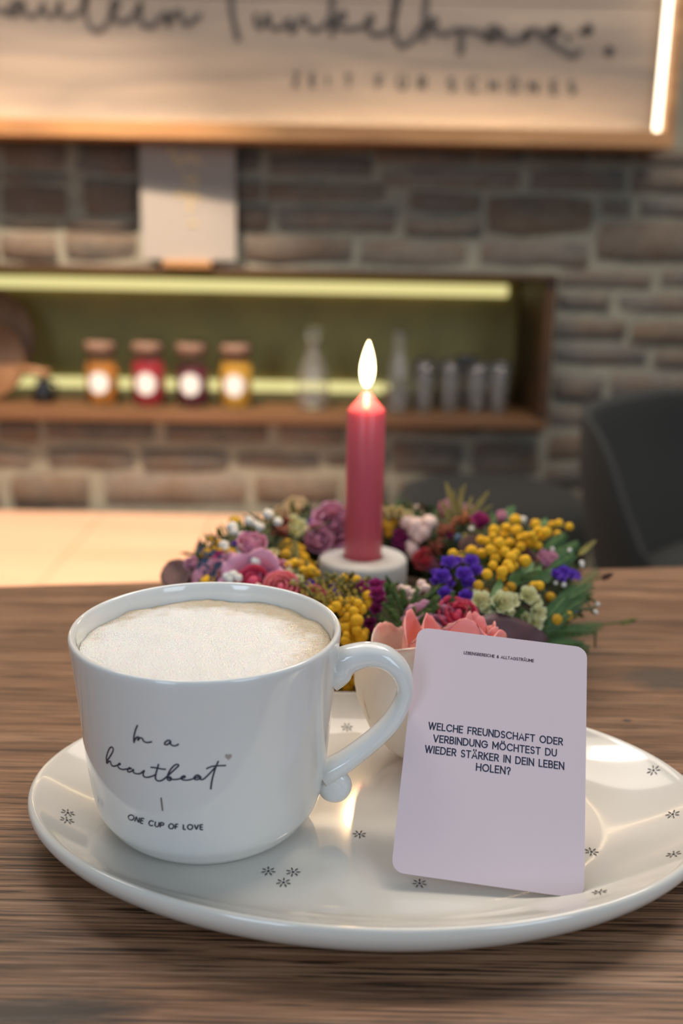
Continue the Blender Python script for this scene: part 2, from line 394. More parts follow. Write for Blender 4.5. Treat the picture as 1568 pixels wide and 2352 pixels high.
for r_ in [(-150, -5, 300, 345), (-160, -8, 355, 420), (-180, -8, 432, 510), (-170, -6, 520, 600), (0, 155, 312, 392), (168, 316, 318, 396), (5, 152, 398, 416), (-2, 150, 424, 500), (190, 318, 410, 496), (0, 135, 506, 524), (140, 315, 502, 526), (-5, 132, 530, 600), (145, 318, 530, 602),
           (330, 525, 330, 380), (330, 525, 395, 450), (330, 525, 470, 520), (330, 540, 545, 600),
           (534, 594, 346, 392), (612, 856, 322, 350), (612, 856, 356, 404), (862, 1086, 330, 378), (1096, 1206, 335, 376), (1218, 1354, 338, 378), (1364, 1452, 341, 373), (1465, 1620, 342, 376),
           (535, 600, 414, 456), (606, 886, 418, 463), (876, 1196, 386, 432), (1214, 1440, 386, 440), (1456, 1640, 386, 444),
           (540, 622, 470, 532), (636, 912, 474, 532), (940, 1108, 440, 490), (930, 1110, 500, 540), (1120, 1368, 452, 540), (1384, 1454, 454, 496), (1470, 1640, 452, 498),
           (1372, 1640, 512, 604), (556, 812, 542, 604), (820, 1078, 550, 612), (1098, 1358, 552, 614),
           (1286, 1500, 622, 664), (1516, 1660, 616, 662), (1280, 1405, 672, 714), (1416, 1660, 678, 722), (1276, 1440, 732, 784), (1452, 1660, 738, 792), (1272, 1490, 790, 840), (1504, 1660, 804, 848),
           (1268, 1388, 862, 926), (1400, 1660, 858, 918), (1258, 1470, 938, 985), (1480, 1660, 930, 985),
           (-200, -15, 965, 1015), (-190, 70, 1030, 1072), (-5, 82, 968, 1020), (98, 356, 964, 1016), (372, 612, 968, 1022), (640, 792, 966, 1024), (806, 880, 968, 1015), (886, 1112, 960, 1000), (1124, 1250, 966, 1000), (1262, 1460, 1000, 1060),
           (108, 308, 1030, 1078), (322, 524, 1034, 1084), (540, 736, 1040, 1078), (748, 812, 1048, 1072), (820, 890, 1030, 1090), (900, 1064, 1014, 1092), (1082, 1240, 1014, 1098), (1250, 1420, 1072, 1120),
           (-160, -6, 1090, 1168), (22, 206, 1090, 1168), (232, 568, 1088, 1166), (584, 780, 1094, 1160), (790, 890, 1100, 1160), (905, 1240, 1106, 1170), (1250, 1420, 1132, 1180)]:
    pstone(*r_)
def filler(xa, xb, za, zb):                    # coursed stones outside the listed area
    z = za
    while z < zb - .02:
        h = random.choice((.045, .06, .075)); h = min(h, zb - z)
        x = xa - random.uniform(0, .1)
        while x < xb:
            w = random.uniform(.12, .3)
            stone(max(x, xa), min(x + w, xb), z + .004, z + h - .008, True) if min(x + w, xb) - max(x, xa) > .05 else None
            x += w + .014
        z += h + .006
zt_ = wx(800, 305)[1]
filler(.92, 2.19, .0, zt_ + .02); filler(-1.6, -1.06, .0, zt_ + .02)
filler(-1.05, .9, .05, wx(300, 1180)[1] - .01)
filler(.76, 2.19, zt_ + .025, 1.99); filler(-1.59, 2.19, 2.0, 2.59); filler(-1.59, -1.17, zt_ + .025, 1.99)
wobj('outer_stones', FILL.v, FILL.f, M_stone, wall, kind='stuff')

# wall niche
ni = thing('wall_niche', 'long brown framed wall niche with olive back and light strips', 'shelf', ((NX0 + NX1) / 2, YW, NZ0))
FR = .022
box('back_panel', NX0 + FR, NX1 - FR, YW + ND, YW + ND + .015, NZ0 + FR, NZ1 - FR, M_olive, ni)
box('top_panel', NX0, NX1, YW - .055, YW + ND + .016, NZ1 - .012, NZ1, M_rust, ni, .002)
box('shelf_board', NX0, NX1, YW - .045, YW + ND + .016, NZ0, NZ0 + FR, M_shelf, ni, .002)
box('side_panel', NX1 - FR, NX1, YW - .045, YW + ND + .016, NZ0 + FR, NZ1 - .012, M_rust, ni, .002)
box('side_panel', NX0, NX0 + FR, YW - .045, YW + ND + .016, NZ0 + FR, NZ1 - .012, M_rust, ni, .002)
zl = aty(600, 658, YW + ND - .01).z; zl2 = aty(600, 886, YW + ND - .01).z
box('light_strip', NX0 + .03, aty(1165, 660, YW + ND).x, YW + ND - .012, YW + ND - .001, zl - .014, zl + .014, M_led_y, ni, .003, label='glowing yellow strip along the top')
box('light_strip', NX0 + .03, aty(880, 886, YW + ND).x, YW + ND - .012, YW + ND - .001, zl2 - .014, zl2 + .013, M_led_y, ni, .003, label='glowing yellow strip along the bottom')
SH = NZ0 + FR                                   # shelf surface

# ---- illuminated sign
YF, YB = YW - .12, YW - .035
fr_b = aty(800, 325, YF).z; fr_t = fr_b + .80
xr = aty(1545, 335, YF).x; xl = -1.15
sg = thing('shop_sign', 'large wood framed sign with dark script writing and inner light strips', 'sign', ((xl + xr) / 2, YF, fr_b))
FT = .032
def rail(za, zlip0, zlip1, zb):
    q = MB(); q.box(xl, xr, YF, YF + .014, zlip0, zlip1); q.box(xl, xr, YF + .014, YW - .01, za, zb)
    o = wobj('frame_rail', q.v, q.f, M_frame, sg, smooth=False)
rail(fr_b, fr_b, fr_b + FT, fr_b + .008)
rail(fr_t - .008, fr_t - FT, fr_t, fr_t)
box('frame_stile', xr - .019, xr, YF, YW, fr_b + FT, fr_t - FT, M_frame, sg, .003)
box('frame_stile', xl, xl + FT, YF, YW, fr_b + FT, fr_t - FT, M_frame, sg, .003)
seams = [fr_b + .010, aty(1400, 12, YB).z, fr_b + FT + .50, fr_t - .010]
for a, b_ in zip(seams[:-1], seams[1:]):
    box('plank', xl + FT, xr - .019, YB, YB + .02, a + .001, b_ - .001, M_board, sg, .002)
box('light_strip', xl + .06, xr - FT - .02, YB - .052, YB - .038, fr_b + .010, fr_b + .018, M_led_w, sg, label='warm glowing strip behind the lower rail')
box('light_strip', xl + .06, xr - FT - .02, YB - .052, YB - .038, fr_t - .018, fr_t - .010, M_led_w, sg, label='warm glowing strip under the upper rail')
yl_ = YB - .043
box('light_strip', xr - .019 - .011, xr - .0195, YB - .050, YB - .037, aty(1515, 328, yl_).z, fr_t - FT - .02, M_led_s, sg, .004, label='white glowing strip on the inner right side')
box('light_strip', xl + FT, xl + FT + .01, YB - .05, YB - .036, fr_b + FT + .02, fr_t - FT - .02, M_led_w, sg)
def on_plane_y(pts, y):
    return [aty(a, b_, y) for a, b_ in pts]
def yribbon(mb, pts, y, w, smooth=True):
    P = on_plane_y(pts, y); P = catmull(P, 5) if smooth and len(P) > 2 else P
    ribbon(mb, P, [Vector((0, -1, 0))] * len(P), w)
wr = MB(); yt = YB - .002
_yr = yribbon
def yribbon(mb, pts, y, w, smooth=True): _yr(mb, pts, y, w * (1.15 if w > .008 else 1.1), smooth)
yribbon(wr, [(-60, 10), (-45, -80), (-40, -95), (-50, -60), (-52, 10), (-35, 30), (-10, 24), (15, 30), (35, 20), (50, 8), (38, 3), (22, 18), (25, 34), (42, 30), (54, 8), (55, 26), (70, 37), (88, 30), (100, 10), (102, 28), (118, 38), (130, 25), (138, 6), (136, 28), (150, 38), (170, 35), (188, 20), (206, -30), (212, -85), (202, -95), (195, -40), (198, 40), (212, 66), (228, 70), (248, 50), (264, 20), (272, 8), (262, 2), (255, 22), (262, 42), (280, 50), (300, 44), (318, 18), (323, 8), (320, 36), (330, 58), (350, 60), (368, 42), (384, 32), (386, 58), (398, 34), (412, 28), (418, 48), (430, 56), (445, 46), (462, 34)], yt, .010)
yribbon(wr, [(540, -120), (532, -60), (530, -10), (534, 40), (548, 95)], yt, .011)
yribbon(wr, [(480, -110), (540, -125), (640, -128)], yt, .011); yribbon(wr, [(500, -50), (550, -58), (600, -60)], yt, .011)
yribbon(wr, [(586, 30), (590, 58), (602, 60), (615, 36), (618, 55), (630, 66), (650, 62), (664, 46), (668, 74), (680, 62), (690, 46), (702, 44), (708, 62), (722, 70), (740, 62), (756, 44)], yt, .010)
yribbon(wr, [(770, -80), (762, 0), (762, 84)], yt, .012)
yribbon(wr, [(764, 58), (785, 30), (790, 40), (768, 52), (785, 65), (805, 66), (832, 62), (850, 50), (856, 42), (846, 42), (844, 60), (856, 78), (878, 78), (896, 66), (915, 0), (928, -60), (930, -90), (918, -85), (906, 0), (904, 60), (912, 96), (926, 106), (946, 94), (968, 62)], yt, .010)
yribbon(wr, [(990, -80), (978, 0), (972, 96)], yt, .012)
yribbon(wr, [(974, 66), (996, 44), (1000, 54), (980, 62), (1000, 74), (1028, 78), (1048, 68), (1060, 72)], yt, .010)
yribbon(wr, [(1060, 68), (1058, 96), (1057, 126)], yt, .013)
yribbon(wr, [(1060, 70), (1076, 70), (1100, 76), (1120, 88), (1142, 70), (1128, 62), (1118, 82), (1134, 92), (1150, 68), (1156, 90), (1180, 96), (1202, 86), (1212, 68), (1208, 92), (1222, 70), (1236, 70), (1242, 90), (1256, 72), (1284, 64), (1272, 84), (1256, 94), (1288, 114), (1314, 130), (1334, 116)], yt, .010)
def star(mb, px, py, r, y):
    p = aty(px, py, y)
    for k in range(4):
        a = pi * k / 4; d = Vector((cos(a), 0, sin(a))) * r
        ribbon(mb, [p - d, p + d], [Vector((0, -1, 0))] * 2, r * .5)
for a in ((1268, 66, .009), (1304, 86, .007), (1350, 68, .012), (1398, 118, .011), (1334, 74, .006)): star(wr, *a, yt)
wobj('script_writing', wr.v, wr.f, M_inksign, sg, smooth=False, label='dark handwritten shop name')
for ch, px in zip('ZEITFÜRSCHÖNES', (672, 712, 752, 792, 866, 915, 962, 1030, 1076, 1124, 1168, 1215, 1266, 1306)):
    w_, st = G[ch]; wr = MB()
    for s in st: yribbon(wr, [(px + a * 24, 197 + (px - 672) * .030 - b_ * 27) for a, b_ in densify(s, 1)], yt, .0048, False)
    wobj('letter', wr.v, wr.f, M_inksign, sg, smooth=False)

# ---- print leaning above the niche
YP = YW - .045
pl = aty(328, 590, YP); pr = aty(541, 596, YP)
po_w = .21; pz = NZ1 + .016
pc = Vector(((pl.x + pr.x) / 2, YP, pz))
po = thing('art_print', 'pale grey print with gold script leaning above the niche', 'print', pc)
yaw = radians(5)
def pp(x, z, d=0): return (pc.x + x * cos(yaw) + d * sin(yaw), pc.y + x * sin(yaw) - d * cos(yaw) + z * .05, pc.z + z)
hw = (pr.x - pl.x) / 2
vs = [pp(x, z, d) for z in (0, fr_b - pz - .004) for x, d in ((-hw, .002), (hw, .002), (hw, -.002), (-hw, -.002))]
wobj('sheet', vs, BOXF, M_poster, po, smooth=False)
def psc(pts):
    sc_ = MB(); P = catmull([Vector(pp(a, b_ * .97, .004)) for a, b_ in pts], 5); ribbon(sc_, P, [Vector((0, -1, 0))] * len(P), .006)
    wobj('gold_script', sc_.v, sc_.f, M_gold, po, smooth=False)
psc([(-.030, .245), (-.036, .225), (-.020, .222), (-.026, .205), (-.008, .212), (-.002, .228), (.006, .210), (.014, .226), (.022, .208), (.03, .215)])
psc([(.0, .19), (-.008, .175), (.006, .17), (.014, .186), (.018, .165), (.006, .158)])
psc([(-.03, .146), (-.018, .138), (-.008, .150), (.0, .130), (.012, .146), (.018, .132), (.028, .138)])
psc([(.004, .125), (.0, .11), (.012, .112)]); psc([(-.004, .078), (.01, .082), (.02, .076)])
hb = aty(430, 601, YP - .02)
hd = wobj('wooden_holder', boxv(hb.x - .052, hb.x + .052, YP - .03, YP + .03, NZ1, NZ1 + .016), BOXF, M_frame, smooth=False); bevel_obj(hd, .002)
tag(hd, 'small light wooden block holding the grey print upright', 'holder')

# ---- jars
def jar(label, px, cm, dark):
    pass
    c = aty(px, 932, YW + .055); c.z = SH
    t = thing('storage_jar', label, 'jar', c, 'corked jars in the niche')
    R = .038; H = .127
    prof_o = [(0, .001), (R * .9, .001), (R, .006), (R, H * .82), (R * .93, H * .92), (R * .86, H * .95), (R * .86, H)]
    vs, fs = lathe(prof_o + [(R * .83, H), (R * .84, H * .945), (R * .975, H * .81), (R * .98, .004), (0, .003)], 32)
    obj('glass_body', mesh(vs, fs, M_jarglass), t)
    hf = H * dark
    vs, fs = lathe([(0, .0045), (R * .9, .0045), (R * .972, .012), (R * .972, hf * .94), (R * .85, hf), (R * .4, hf * 1.03), (0, hf * 1.01)], 28)
    vs = [v + Vector((mnoise.noise(v * 150), mnoise.noise(v * 150 + Vector((5, 0, 0))), 0)) * .0003 for v in vs]
    obj('contents', mesh(vs, fs, cm), t)
    vs, fs = lathe([(0, H - .012), (R * .8, H - .012), (R * .82, H), (R * .95, H + .001), (R * .97, H + .018), (R * .85, H + .023), (0, H + .024)], 28)
    obj('cork_lid', mesh(vs, fs, M_cork), t)
    lb = MB(); vs = [(0, 0, .058)]; n = 24; vs = []
    for k in range(n + 1):
        for q in (0, 1):
            pass
    def cyl(x, z): a = x / (R + .0006); return ((R + .0006) * sin(a), -(R + .0006) * cos(a), z)
    vs = [cyl(0, .057)]
    for rr in (.4, .75, 1):
        for k in range(24):
            a = 2 * pi * k / 24; vs.append(cyl(.0255 * rr * cos(a), .057 + .0255 * rr * sin(a)))
    fs = [(0, 1 + k, 1 + (k + 1) % 24) for k in range(24)] + [(1 + q * 24 + k, 25 + q * 24 + k, 25 + q * 24 + (k + 1) % 24, 1 + q * 24 + (k + 1) % 24) for q in (0, 1) for k in range(24)]
    obj('round_label', mesh(vs, fs, M_white), t, label='round white label')
    rb = MB(); rb.tube([(R * .9, 0, H + .004), (R * 1.05, -.002, H + .012), (R * .9, -.004, H + .028), (0, -.006, H + .03)], .0012, 6)
    obj('wire_clasp', mesh(rb.v, rb.f, M_metal), t)
def cmat(n, a, b_): return simple(n, a, b_, .6, 90, bmp=.6)
jar('jar of orange contents with white label, beside the wooden boards', 237, cmat('orange_fill', (.72, .30, .045), (.42, .14, .02)), .80)
jar('jar of bright red contents with white label', 343, cmat('red_fill', (.52, .035, .05), (.33, .02, .03)), .84)
jar('jar of dark burgundy contents with white label', 443, cmat('wine_fill', (.17, .018, .04), (.08, .012, .02)), .76)
jar('jar of yellow contents with white label', 542, cmat('yellow_fill', (.85, .48, .06), (.6, .3, .03)), .84)

# ---- glassware
def glassware(name, label, cat, px, y, prof, group=None, wall_=.0022, py=932):
    c = aty(px, py, y); c.z = SH
    inner = [(max(r - wall_, 0), z + (wall_ if i == 0 else 0)) for i, (r, z) in enumerate(prof)]
    vs, fs = lathe([(0, .0005)] + prof + inner[::-1] + [(0, inner[0][1] + wall_)], 36)
    o = obj(name, mesh(vs, fs, M_glass), None, c); tag(o, label, cat, group); return o
glassware('glass_carafe', 'clear glass carafe with round stopper between yellow jar and candle', 'carafe', 718, YW + .06,
    [(.034, .0005), (.039, .008), (.039, .05), (.036, .085), (.026, .115), (.017, .135), (.016, .15), (.021, .155), (.021, .16)])
cs = aty(718, 932, YW + .06); vs, fs = lathe([(0, SH + .150), (.012, SH + .151), (.0135, SH + .163), (.019, SH + .172), (.0205, SH + .180), (.016, SH + .190), (0, SH + .194)], 24, (cs.x, cs.y, 0))
tag(wobj('glass_stopper', vs, fs, M_glass), 'round clear glass stopper in the carafe neck', 'stopper')
glassware('glass_bottle', 'tall narrow clear glass bottle right of the candle flame', 'bottle', 912, YW + .05,
    [(.025, .0005), (.030, .006), (.030, .06), (.026, .10), (.018, .135), (.016, .175), (.018, .182), (.018, .188)])
for i, (px, y, lb, s) in enumerate([(972, YW + .06, 'clear drinking glass nearest the tall bottle', 1), (1030, YW + .07, 'second clear drinking glass from the tall bottle', 1), (1066, YW + .15, 'middle clear drinking glass, set back in the niche', 1),
                              (1093, YW + .065, 'fourth clear drinking glass from the tall bottle', .96), (1142, YW + .06, 'clear drinking glass nearest the niche end', .98)]):
    glassware('drinking_glass', lb, 'glass', px, y, [(.019 * s, .0005), (.021 * s, .004), (.024 * s, .06), (.028 * s, .12 * s)], 'drinking glasses in the niche')

# ---- wooden boards and dark pot at the left of the niche
def round_board(name, label, px, py, y, r, handle, lean):
    c = aty(px, py, y)
    vs, fs = lathe([(0, -.008), (r * .97, -.008), (r, -.004), (r, .004), (r * .97, .008), (0, .008)], 48)
    mb = MB(); mb.add(vs, fs)
    if handle: mb.tube([(r * .9, 0, 0), (r + .03, 0, 0), (r + .06, 0, 0)], [.014, .012, .013], 10)
    R_ = Matrix.Rotation(radians(90 - lean), 4, 'X') @ Matrix.Rotation(radians(-handle), 4, 'Z')
    P = [R_ @ v for v in mb.v]; zmin = min(p.z for p in P); base = Vector((c.x, y, SH - zmin))
    o = wobj(name, [p + base for p in P], mb.f, M_boardwood); tag(o, label, 'board', 'round boards in the niche')
round_board('serving_board', 'large dark round wooden board leaning at the back of the niche', -40, 850, YW + .20, .135, 0, 10)
round_board('serving_board', 'smaller lighter round wooden board with handle in front of the large one', -32, 870, YW + .10, .098, 12, 12)
c_ = aty(102, 930, YW + .08); vs, fs = lathe([(0, 0), (.022, 0), (.027, .008), (.026, .026), (.016, .045), (.017, .054), (.014, .055), (.012, .045), (0, .02)], 28, (c_.x, c_.y, SH))
pt_ = MB(); pt_.add(vs, fs); pt_.tube([(c_.x + .015, c_.y, SH + .048), (c_.x + .032, c_.y - .005, SH + .045), (c_.x + .034, c_.y - .006, SH + .028), (c_.x + .024, c_.y - .003, SH + .012)], .004, 8)
tag(wobj('small_jug', pt_.v, pt_.f, M_black), 'small black jug beside the wooden boards', 'jug')

# ---- bench
BZ = T + atz(300, 1176, 0).z * 0 + (aty(300, 1173, YW - .01).z - T)
bn = thing('wooden_bench', 'pale oak bench against the stone wall, brightly lit', 'bench', (-.6, 2.02, 0))
xs = [-1.55, -1.18, -.82, -.56]; sx_ = aty(452, 1240, 2.0).x; xs += [sx_, .07]
xs = sorted(xs)
for a, b_ in zip(xs[:-1], xs[1:]):
    if b_ - a > .03: box('plank', a + .0008, b_ - .0008, 1.72, YW - .032, BZ - .04, BZ, M_oak, bn, .0015)
for a, b_ in ((-1.5, -1.44), (-.6, -.54), (-.02, .04)):
    box('support', a, b_, 1.78, YW - .06, .0, BZ - .04, M_oak, bn)

# ---- chairs beyond the table
def superell(a, n=2.6):
    c, s = cos(a), sin(a); return (abs(c) ** (2 / n)) * (1 if c >= 0 else -1), (abs(s) ** (2 / n)) * (1 if s >= 0 else -1)
def tub_chair(label, loc, rotz, w, dep, seat_z, back_h, arm_h, groupn):
    t = thing('tub_chair', label, 'chair', loc, groupn); t.rotation_euler = (0, 0, rotz)
    # shell: wraps round the back, lower towards the front; local +y is the front
    n, m = 36, 8; outer = []; vs = []; fs = []
    a0, a1 = radians(-35), radians(215)
    for side in (0, 1):
        for i in range(n + 1):
            a = a0 + (a1 - a0) * i / n
            cx, sy = superell(a, 3.0); k = max(0, sin(a)) if a < pi / 2 else max(0, sin(a))
            top = arm_h + (back_h - arm_h) * (1 / (1 + exp(-(k - .35) * 9)))
            if sin(a) < 0: top = arm_h + (seat_z - arm_h) * min(1, -sin(a) * 1.3)
            for j in range(m + 1):
                v_ = j / m; z = (seat_z - .12) + (top - seat_z + .12) * v_
                fl_ = (.82 + .18 * min(1, v_ * 1.4)) - (.05 if side else 0) * 1
                r_ = fl_ + .06 * v_ * k
                x = cx * w / 2 * r_; y = -sy * dep / 2 * r_
                if j == m: z -= .012 * side
                vs.append((x, y, z))
    st = (n + 1) * (m + 1)
    for s_ in (0, 1):
        for i in range(n):
            for j in range(m):
                q = [s_ * st + i * (m + 1) + j, s_ * st + (i + 1) * (m + 1) + j, s_ * st + (i + 1) * (m + 1) + j + 1, s_ * st + i * (m + 1) + j + 1]
                fs.append(tuple(q if s_ == 0 else q[::-1]))
    for i in range(n):
        a_, b_ = i * (m + 1) + m, (i + 1) * (m + 1) + m; fs.append((a_, b_, b_ + st, a_ + st))
        a_, b_ = i * (m + 1), (i + 1) * (m + 1); fs.append((b_, a_, a_ + st, b_ + st))
    for i in (0, n):
        for j in range(m):
            a_ = i * (m + 1) + j; q = (a_, a_ + 1, a_ + 1 + st, a_ + st); fs.append(q if i == 0 else q[::-1])
    o = obj('shell', mesh(vs, fs, M_chair), t); bevel_obj(o, .008, 3)
    pr = []
    for z, s_ in ((-.11, 0), (-.11, .62), (-.07, .74), (-.02, .8), (0, .76), (.012, .6), (.016, .3), (.017, 0)): pr.append((s_, seat_z + z))
    nn = 40; vs = []; fs = []
    for s_, z in pr:
        for k in range(nn):
            cx, sy = superell(2 * pi * k / nn, 3); vs.append((cx * w / 2 * s_, sy * dep / 2 * s_, z))
    for q in range(len(pr) - 1):
        for k in range(nn): fs.append((q * nn + k, q * nn + (k + 1) % nn, (q + 1) * nn + (k + 1) % nn, (q + 1) * nn + k))
    obj('seat', mesh(vs, fs, M_chair), t)
    for sx in (-1, 1):
        for sy in (-1, 1):
            lg = MB(); lg.tube([(sx * w * .25, sy * dep * .25, seat_z - .11), (sx * w * .4, sy * dep * .4, 0)], [.013, .009], 10)
            obj('leg', mesh(lg.v, lg.f, M_metal), t)
    return t
cpos = aty(1640, 1180, 1.30)
tub_chair('dark grey tub chair at the right edge beyond the table', (.685, 1.47, 0), radians(228), .56, .56, .47, aty(1450, 925, 1.55).z, .50, 'grey upholstered chairs beyond the table')
# rounded upholstered stool
cx_ = aty(1120, 1200, 2.03); st_ = thing('upholstered_stool', 'rounded dark grey upholstered stool behind the flower wreath', 'stool', (cx_.x, 2.03, 0))
zt = aty(1120, 1117, 2.03).z
nn = 40; pr = [(0, zt - .16), (.9, zt - .16), (.97, zt - .14), (1.0, zt - .09), (.98, zt - .045), (.90, zt - .018), (.7, zt - .004), (.35, zt), (0, zt)]
vs = []; fs = []
for s_, z in pr:
    for k in range(nn):
        a, b_ = superell(2 * pi * k / nn, 2.6); vs.append((a * .205 * s_, b_ * .20 * s_, z))
for q in range(len(pr) - 1):
    for k in range(nn): fs.append((q * nn + k, q * nn + (k + 1) % nn, (q + 1) * nn + (k + 1) % nn, (q + 1) * nn + k))
obj('seat', mesh(vs, fs, M_chair), st_)
for sx in (-1, 1):
    for sy in (-1, 1):
        lg = MB(); lg.tube([(sx * .12, sy * .12, zt - .155), (sx * .17, sy * .17, 0)], [.013, .009], 10); obj('leg', mesh(lg.v, lg.f, M_metal), st_)

# ================================================================== TABLE
e0 = atz(0, 1345, T); e1 = atz(1568, 1300, T); ed = (e1 - e0).normalized(); en = Vector((-ed.y, ed.x, 0))
tb = thing('dining_table', 'brown wooden dining table with horizontal grain carrying the plate', 'table', (0, .2, 0))
mid = (e0 + e1) / 2
def tpt(a, b_, z): p = mid + ed * a - en * b_; return (p.x, p.y, z)
o = wobj('table_top', [tpt(-.8, .95, T - .032), tpt(.8, .95, T - .032), tpt(.8, 0, T - .032), tpt(-.8, 0, T - .032), tpt(-.8, .95, T), tpt(.8, .95, T), tpt(.8, 0, T), tpt(-.8, 0, T)], BOXF, M_table, tb, smooth=False)
bevel_obj(o, .0015)
for a in (-.73, .73):
    for b_ in (.07, .88):
        p = tpt(a, b_, 0); box('leg', p[0] - .03, p[0] + .03, p[1] - .03, p[1] + .03, 0, T - .032, M_metal, tb, .003)

# ================================================================== PLATE
PC = Vector((.0114, .3324, T)); PA, PB, PR = .1252, .0816, -.038
WELL = .0078
def plate_z(rho):                               # upper surface
    if rho < .70: return WELL
    t_ = min((rho - .70) / .27, 1.0); return WELL + (.0180 - WELL) * (t_ ** 1.7)
def prho(x, y):
    dx, dy = x - PC.x, y - PC.y; u = dx * cos(PR) + dy * sin(PR); v = -dx * sin(PR) + dy * cos(PR)
    return sqrt((u / PA) ** 2 + (v / PB) ** 2)
prof = [(0, WELL), (.2, WELL), (.4, WELL), (.6, WELL), (.68, WELL)] + [(r_, plate_z(r_)) for r_ in np.linspace(.70, .965, 12)] + \
       [(.978, .0186), (.990, .0185), (.998, .0176), (1.0, .0160), (.996, .0140), (.975, .0105), (.93, .0065), (.87, .0035), (.80, .0022), (.72, .0020), (.70, .0003), (.67, .0003), (.65, .0022), (.4, .0024), (0, .0024)]
n = 160; vs = []; fs = []; idx = []
for rho, z in prof:
    if rho == 0: idx.append([len(vs)] * n); vs.append(Vector((PC.x, PC.y, T + z))); continue
    idx.append(list(range(len(vs), len(vs) + n)))
    for k in range(n):
        a = 2 * pi * k / n; x, y = PA * rho * cos(a), PB * rho * sin(a)
        vs.append(Vector((PC.x + x * cos(PR) - y * sin(PR), PC.y + x * sin(PR) + y * cos(PR), T + z)))
for a, b_ in zip(idx[:-1], idx[1:]):
    for k in range(n):
        q = []
        for i in (a[k], a[(k + 1) % n], b_[(k + 1) % n], b_[k]):
            if i not in q: q.append(i)
        fs.append(tuple(q))
plate = thing('oval_plate', 'large oval off-white plate with small printed flowers, under the mug', 'plate', PC)
bo = wobj('dish', vs, fs, M_plate, plate)
ss = bo.modifiers.new('s', 'SUBSURF'); ss.levels = 1; ss.render_levels = 1
def plate_pt(px, py):
    z = T + WELL
    for _ in range(12):
        p = atz(px, py, z); z = T + plate_z(min(prho(p.x, p.y), .96))
    return Vector((p.x, p.y, z + .0002))
for (px, py) in [(156, 1868), (154, 1885), (616, 2002), (673, 2004), (651, 2028), (825, 1917), (963, 2030), (1358, 1957), (1544, 1871), (1546, 1963), (797, 1650), (1376, 2050), (1500, 1770), (700, 1640)]:
    c = plate_pt(px, py); mb = MB(); off = random.uniform(0, 1)
    def on(x, y):
        return Vector((x, y, T + plate_z(min(prho(x, y), .97)) + .00025))
    for k in range(7):
        a = 2 * pi * k / 7 + off
        P = [on(c.x + cos(a) * r_, c.y + sin(a) * r_) for r_ in (.0008, .0014, .0020, .0026)]
        d = Vector((-sin(a), cos(a), 0))
        for i, w_ in ((0, .0002), (1, .00034), (2, .0002)): pass
        W_ = [.00006, .00024, .0003, .00006]
        L = []
        for p, w_ in zip(P, W_): L += [p + d * w_, p - d * w_]
        mb.add(L, [(2 * i, 2 * i + 1, 2 * i + 3, 2 * i + 2) for i in range(3)])
    fo = wobj('printed_flower', mb.v, mb.f, M_inkgrey, plate, smooth=False)
    mb = MB(); mb.add([on(c.x, c.y)] + [on(c.x + cos(q) * .00048, c.y + sin(q) * .00048) for q in np.linspace(0, 2 * pi, 9)[:-1]], [(0, 1 + k, 1 + (k + 1) % 8) for k in range(8)])
    wobj('flower_centre', mb.v, mb.f, M_ink, fo, smooth=False)

# ================================================================== MUG
MC = Vector((-.0465, .327, T + .0080)); MH = .0755
fz = [1, .9, .8, .6, .4, .25, .14, .06, .02, 0]; fr_ = [.0475, .0467, .04590, .04455, .0435, .0421, .0404, .0363, .0325, .0300]
def mug_r(z):
    t_ = max(0, min(1, (z - MC.z) / MH)); return float(np.interp(t_, fz[::-1], fr_[::-1]))
W3 = .0030
pm = [(0, .0016), (.0275, .0016), (.0282, .0002), (.0300, .0)]
dense = np.linspace(.015, .985, 30)
zz = []
pm += [(float(np.interp(t_, fz[::-1], fr_[::-1])), t_ * MH) for t_ in (.02, .035, .06, .085, .11, .14, .18, .25, .33, .42, .55, .7, .82, .92, .975)]
pm += [(.0472, MH - .0007), (.0466, MH - .0001), (.0459, MH), (.0452, MH - .0004), (.0447, MH - .0014)]
pm += [(float(np.interp(t_, fz[::-1], fr_[::-1])) - W3, t_ * MH) for t_ in (.93, .85, .7, .5, .3, .2)] + [(.034, .009), (.02, .006), (0, .0055)]
mug = thing('coffee_mug', 'white ceramic mug with handwritten lettering, standing on the oval plate', 'mug', MC)
vs, fs = lathe(pm, 128); o = obj('body', mesh(vs, fs, M_ceramic), mug)
ss = o.modifiers.new('s', 'SUBSURF'); ss.levels = 1; ss.render_levels = 1
# handle
hp = [(756, 1540, 50), (772, 1533, 45), (786, 1522, 38), (808, 1511, 33), (843, 1503, 29.5), (876, 1507, 28), (902, 1522, 26), (921, 1545, 23), (930, 1576, 19.5), (924, 1609, 19.5), (903, 1650, 22), (875, 1682, 22.5), (840, 1712, 23), (796, 1745, 25), (765, 1764, 28), (742, 1776, 30)]
yh = MC.y - .002
P = catmull([aty(a, b_, yh) for a, b_, _ in hp], 4); H_ = catmull([Vector((c_, 0, 0)) for *_, c_ in hp], 4)
mb = MB(); vs = []; n = 20
for i, p in enumerate(P):
    t_ = (P[min(i + 1, len(P) - 1)] - P[max(i - 1, 0)]).normalized(); bn_ = Vector((0, 1, 0)); nr = t_.cross(bn_).normalized()
    s_ = H_[i].x * pxm(p); d_ = max(.0052, s_ * .92)
    for k in range(n):
        a = 2 * pi * k / n; vs.append(p + nr * cos(a) * s_ + bn_ * sin(a) * d_)
fs = [(i * n + k, i * n + (k + 1) % n, (i + 1) * n + (k + 1) % n, (i + 1) * n + k) for i in range(len(P) - 1) for k in range(n)]
mb.add(vs, fs)
wobj('handle', mb.v, mb.f, M_ceramic, mug)
